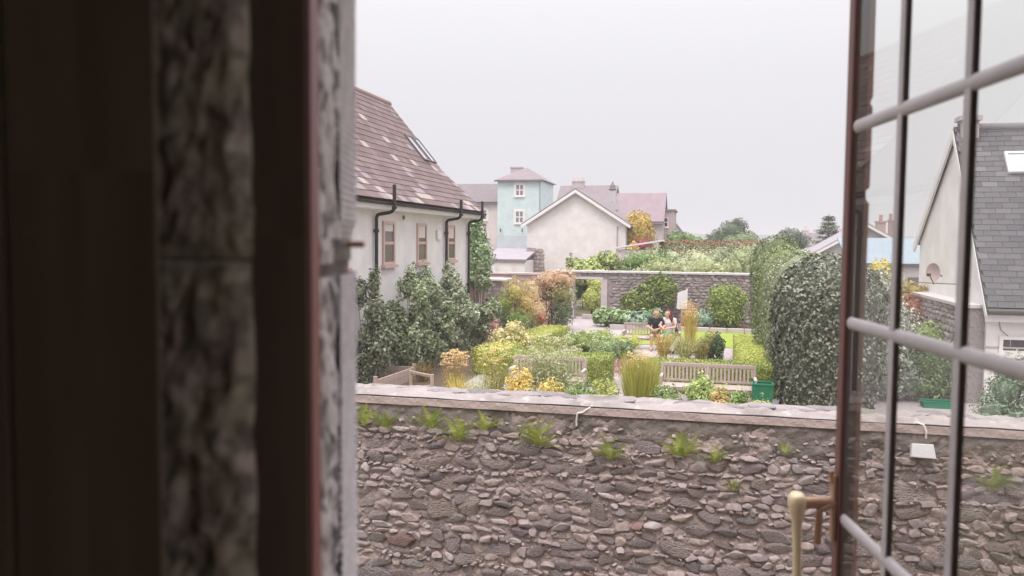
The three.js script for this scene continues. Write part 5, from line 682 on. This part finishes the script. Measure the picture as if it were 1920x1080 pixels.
{ const t = thing('information_panel', 'blank white panel leaning on back wall above pink flowers', 'sign', D(1279, 561, 36.4), -TH); const s = new THREE.Shape([[-0.24, -0.45], [0.24, -0.45], [0.24, 0.52], [0.14, 0.42], [-0.2, 0.3]].map(([x, y]) => new THREE.Vector2(x, y))); add('panel', new THREE.ExtrudeGeometry(s, { depth: 0.03, bevelEnabled: false }), M.white, t); add('post', box(-0.05, 0.05, -1.2, -0.453, -0.03, 0.02), M.timber, t); }
{ const t = thing('plant_label_board', 'small pale slanted plant board in the right central bed', 'sign', W(1262, 668), -0.5); add('board', new THREE.BoxGeometry(0.13, 0.5, 0.02).rotateZ(-0.5).translate(0.05, 0.42, 0), mat('#d6d4c4'), t); add('stake', taper(V(-0.1, 0, -0.02), V(0.02, 0.4, -0.02), 0.015, 0.015), M.timber, t); }

// ---------------------------------------------------------------- the couple on the bench
function field(caps, cell, k = 0.03, skip) { // smooth union of tapered capsules -> geometry
  const lo = V(9, 9, 9), hi = V(-9, -9, -9); for (const [a, ra, b, rb] of caps) { for (const [p, r] of [[a, ra], [b, rb]]) { lo.min(p.clone().subScalar(r + 0.04)); hi.max(p.clone().addScalar(r + 0.04)); } }
  const size = Math.max(hi.x - lo.x, hi.y - lo.y, hi.z - lo.z), n = Math.min(120, Math.ceil(size / cell) + 4), mc = new MarchingCubes(n, new THREE.MeshBasicMaterial(), false, false, 400000), c = lo.clone().add(hi).multiplyScalar(0.5), half = size / 2 * 1.06; mc.isolation = 0;
  const ba = caps.map(([a, ra, b, rb]) => ({ a, ra, d: b.clone().sub(a), rb, l: Math.max(1e-9, b.distanceToSquared(a)) }));
  for (let z = 0; z < n; z++) for (let y = 0; y < n; y++) for (let x = 0; x < n; x++) {
    const X = c.x + ((x - n / 2) / (n / 2)) * half, Y = c.y + ((y - n / 2) / (n / 2)) * half, Z = c.z + ((z - n / 2) / (n / 2)) * half; let s = 0;
    for (const q of ba) { const ax = X - q.a.x, ay = Y - q.a.y, az = Z - q.a.z, h = Math.min(1, Math.max(0, (ax * q.d.x + ay * q.d.y + az * q.d.z) / q.l)), d = Math.hypot(ax - q.d.x * h, ay - q.d.y * h, az - q.d.z * h) - (q.ra + (q.rb - q.ra) * h); s += Math.exp(-d / k * 2); }
    mc.field[x + y * n + z * n * n] = s > 0 ? Math.min(5, Math.max(-5, Math.log(s) * k / 2)) : -5;
  }
  mc.update(); const m = mc.count, g = new THREE.BufferGeometry(), p = new Float32Array(mc.positionArray.subarray(0, m * 3)); for (let i = 0; i < m; i++) { p[i * 3] = c.x + p[i * 3] * half; p[i * 3 + 1] = c.y + p[i * 3 + 1] * half; p[i * 3 + 2] = c.z + p[i * 3 + 2] * half; }
  g.setAttribute('position', new THREE.BufferAttribute(p, 3)); g.setAttribute('normal', new THREE.BufferAttribute(new Float32Array(mc.normalArray.subarray(0, m * 3)), 3)); return g;
}
function hand(w, dir, up, side) { // palm, four bent fingers, thumb; w wrist, dir along the hand
  const s = new THREE.Vector3().crossVectors(dir, up).normalize().multiplyScalar(side), P1 = (f, l, u) => w.clone().addScaledVector(dir, f).addScaledVector(s, l).addScaledVector(up, u), c = [[w, 0.026, P1(0.05, 0.012, 0), 0.022], [w, 0.026, P1(0.05, -0.018, 0), 0.021], [P1(0.05, 0.02, 0), 0.02, P1(0.085, 0.02, 0), 0.015], [P1(0.05, -0.02, 0), 0.018, P1(0.08, -0.02, 0), 0.014]];
  [[0.03, 0.066], [0.01, 0.076], [-0.01, 0.07], [-0.03, 0.055]].forEach(([l, len]) => { const a = P1(0.08, l, 0), b = P1(0.08 + len * 0.5, l * 1.1, -0.006), e = P1(0.08 + len * 0.85, l * 1.12, -0.026); c.push([a, 0.0095, b, 0.009], [b, 0.009, e, 0.0075]); });
  c.push([P1(0.02, 0.03, 0), 0.013, P1(0.055, 0.058, -0.012), 0.0105], [P1(0.055, 0.058, -0.012), 0.0105, P1(0.085, 0.062, -0.022), 0.0085]); return field(c, 0.0045, 0.008);
}
function person(label, pos, turn, J, look) {
  const t = thing('person', label, 'person', pos, turn), skin = mat(look.skin, { roughness: 0.6 });
  const neck = J.chest.clone().add(V(0, 0.2, -0.01)), hd = J.head;
  const body = [[J.pelvis, 0.13, J.waist, 0.12], [J.waist, 0.12, J.chest, 0.135], [J.chest, 0.13, J.chest.clone().add(V(0, 0.1, -0.01)), 0.08], [J.shL, 0.06, J.shR, 0.06], [neck.clone().add(V(0, -0.1, 0)), 0.055, hd.clone().add(V(0, -0.08, -0.015)), 0.052]];
  for (const s of ['L', 'R']) body.push([J['sh' + s], 0.056, J['el' + s], 0.042], [J['el' + s], 0.042, J['wr' + s], 0.028], [J['hip' + s], 0.088, J['kn' + s], 0.06], [J['kn' + s], 0.058, J['an' + s], 0.038], [J['an' + s], 0.04, J['an' + s].clone().add(V(0, -0.04, 0.14)), 0.03]);
  const f = V(Math.sin(J.face), 0, Math.cos(J.face)), rt = V(f.z, 0, -f.x), H = (r, u, q) => hd.clone().addScaledVector(rt, r).add(V(0, u, 0)).addScaledVector(f, q);
  const head = field([[H(0, 0.03, -0.02), 0.092, H(0, 0.035, 0.01), 0.085], [H(0, -0.02, 0.02), 0.072, H(0, -0.075, 0.045), 0.045], [H(0, 0.01, 0.088), 0.012, H(0, -0.028, 0.102), 0.015], [H(-0.035, -0.07, 0.05), 0.02, H(0.035, -0.07, 0.05), 0.02], [H(-0.03, 0.025, 0.075), 0.016, H(0.03, 0.025, 0.075), 0.016], [H(-0.083, 0.01, -0.01), 0.014, H(-0.086, -0.03, -0.005), 0.012], [H(0.083, 0.01, -0.01), 0.014, H(0.086, -0.03, -0.005), 0.012]], 0.008, 0.018);
  const hands = ['L', 'R'].map((s) => hand(J['wr' + s], J['wr' + s].clone().sub(J['el' + s]).normalize(), V(0, 0, 1), s === 'L' ? 1 : -1));
  add('body', [field(body, 0.014, 0.035), head, ...hands], skin, t);
  for (const s of [-1, 1]) add('eye', new THREE.SphereGeometry(0.0085, 8, 6).translate(...H(s * 0.032, 0.004, 0.083).toArray()), mat('#3a2c28'), t); add('mouth', new THREE.CapsuleGeometry(0.005, 0.03, 3, 8).rotateZ(1.57).translate(...H(0, -0.062, 0.094).toArray()), mat('#a8605a'), t);
  add('hair', field(look.hair(H), 0.011, 0.02), mat(look.hairCol, { roughness: 0.6 }), t);
  const top = [[J.pelvis.clone().add(V(0, 0.02, 0)), 0.145, J.waist, 0.135], [J.waist, 0.135, J.chest, 0.15], [J.chest, 0.146, J.chest.clone().add(V(0, 0.1, -0.01)), 0.095], [J.shL, 0.074, J.shR, 0.074]]; for (const s of ['L', 'R']) top.push([J['sh' + s], 0.072, J['sh' + s].clone().lerp(J['el' + s], look.sleeve), 0.062]); add('top', field(top, 0.014, 0.03), mat(look.top, { roughness: 0.9 }), t);
  const low = [[J.hipL, 0.11, J.hipR, 0.11]]; for (const s of ['L', 'R']) low.push([J['hip' + s], 0.105, J['hip' + s].clone().lerp(J['kn' + s], look.leg), 0.088]); if (look.skirt) low.push([J.hipL.clone().lerp(J.hipR, 0.5), 0.1, J.knL.clone().lerp(J.knR, 0.5), 0.12]); add(look.skirt ? 'skirt' : 'shorts', field(low, 0.014, 0.03), mat(look.low, { roughness: 0.9 }), t);
  for (const s of ['L', 'R']) add('shoe', field([[J['an' + s].clone().add(V(0, -0.035, -0.03)), 0.045, J['an' + s].clone().add(V(0, -0.045, 0.16)), 0.036]], 0.012, 0.02), mat(look.shoe), t);
  return t;
}
{
  const off = (x, z) => gv(cb.position, x, -z, 0);
  const mk = (o) => ({ pelvis: V(0, 0.55, -0.06), waist: V(0, 0.72, -0.08), chest: V(0, 0.95, -0.07), head: V(o.hx ?? 0, 1.27, 0.0), face: o.face, shL: V(-0.19, 1.05, -0.07), shR: V(0.19, 1.05, -0.07), elL: o.elL, elR: o.elR, wrL: o.wrL, wrR: o.wrR, hipL: V(-0.09, 0.53, 0), hipR: V(0.09, 0.53, 0), knL: V(-0.13, 0.52, 0.44), knR: V(0.13, 0.52, 0.44), anL: V(-0.13, 0.09, 0.46), anR: V(0.12, 0.09, 0.46) });
  person('seated man in black T-shirt and dark shorts with arms folded in lap', off(0.16, 0.0), -TH, mk({ face: 0.35, elL: V(-0.28, 0.79, 0.02), wrL: V(-0.1, 0.72, 0.2), elR: V(0.3, 0.82, 0.0), wrR: V(0.06, 0.74, 0.22) }), { skin: '#d2a592', hairCol: '#6d5a4c', top: '#2b2a31', low: '#34303c', shoe: '#8f8a8a', sleeve: 0.62, leg: 0.8, hair: (H) => [[H(0, 0.075, -0.03), 0.07, H(0, 0.07, 0.02), 0.06], [H(0, 0.02, -0.07), 0.05, H(0, 0.06, -0.06), 0.06]] });
  person('seated woman with long reddish brown hair leaning against the man', off(0.58, 0.0), -TH - 0.12, mk({ hx: -0.03, face: -0.55, elL: V(-0.3, 0.86, 0.06), wrL: V(-0.16, 0.8, 0.26), elR: V(0.28, 0.82, 0.02), wrR: V(0.02, 0.78, 0.25) }), { skin: '#dfb5a4', hairCol: '#6a3328', top: '#d9cdd0', low: '#4f9a78', shoe: '#6a5a58', sleeve: 0.45, leg: 0.5, skirt: true, hair: (H) => [[H(0, 0.08, -0.03), 0.075, H(0, 0.07, 0.015), 0.066], [H(0.06, 0.04, -0.05), 0.06, H(0.1, -0.16, -0.07), 0.06], [H(-0.05, 0.03, -0.06), 0.055, H(0.02, -0.16, -0.1), 0.06], [H(0.1, -0.16, -0.07), 0.06, H(0.12, -0.3, -0.06), 0.035]] });
  { const t = thing('shoulder_bag', 'small black bag at the outer side of the woman', 'bag', off(0.86, 0.05), -TH); add('body', rbox(0.1, 0.3, 0.24, 0.035, 3).translate(0, 0.6, 0), mat('#2e2830'), t); add('strap', tube([V(0, 0.73, -0.1), V(0, 0.92, -0.04), V(0, 0.92, 0.04), V(0, 0.73, 0.1)], 0.012, 6), mat('#2e2830'), t); }
  { const t = thing('red_bag', 'small pink red pouch on the lap of the man', 'pouch', off(0.14, -0.22), -TH); add('body', rbox(0.16, 0.17, 0.08, 0.03, 3).translate(0, 0.66, 0.05), mat('#b84a5e'), t); add('flap', rbox(0.15, 0.07, 0.02, 0.008).translate(0, 0.71, 0.098), mat('#a53f54'), t); }
}
renderer.render(scene, camera);
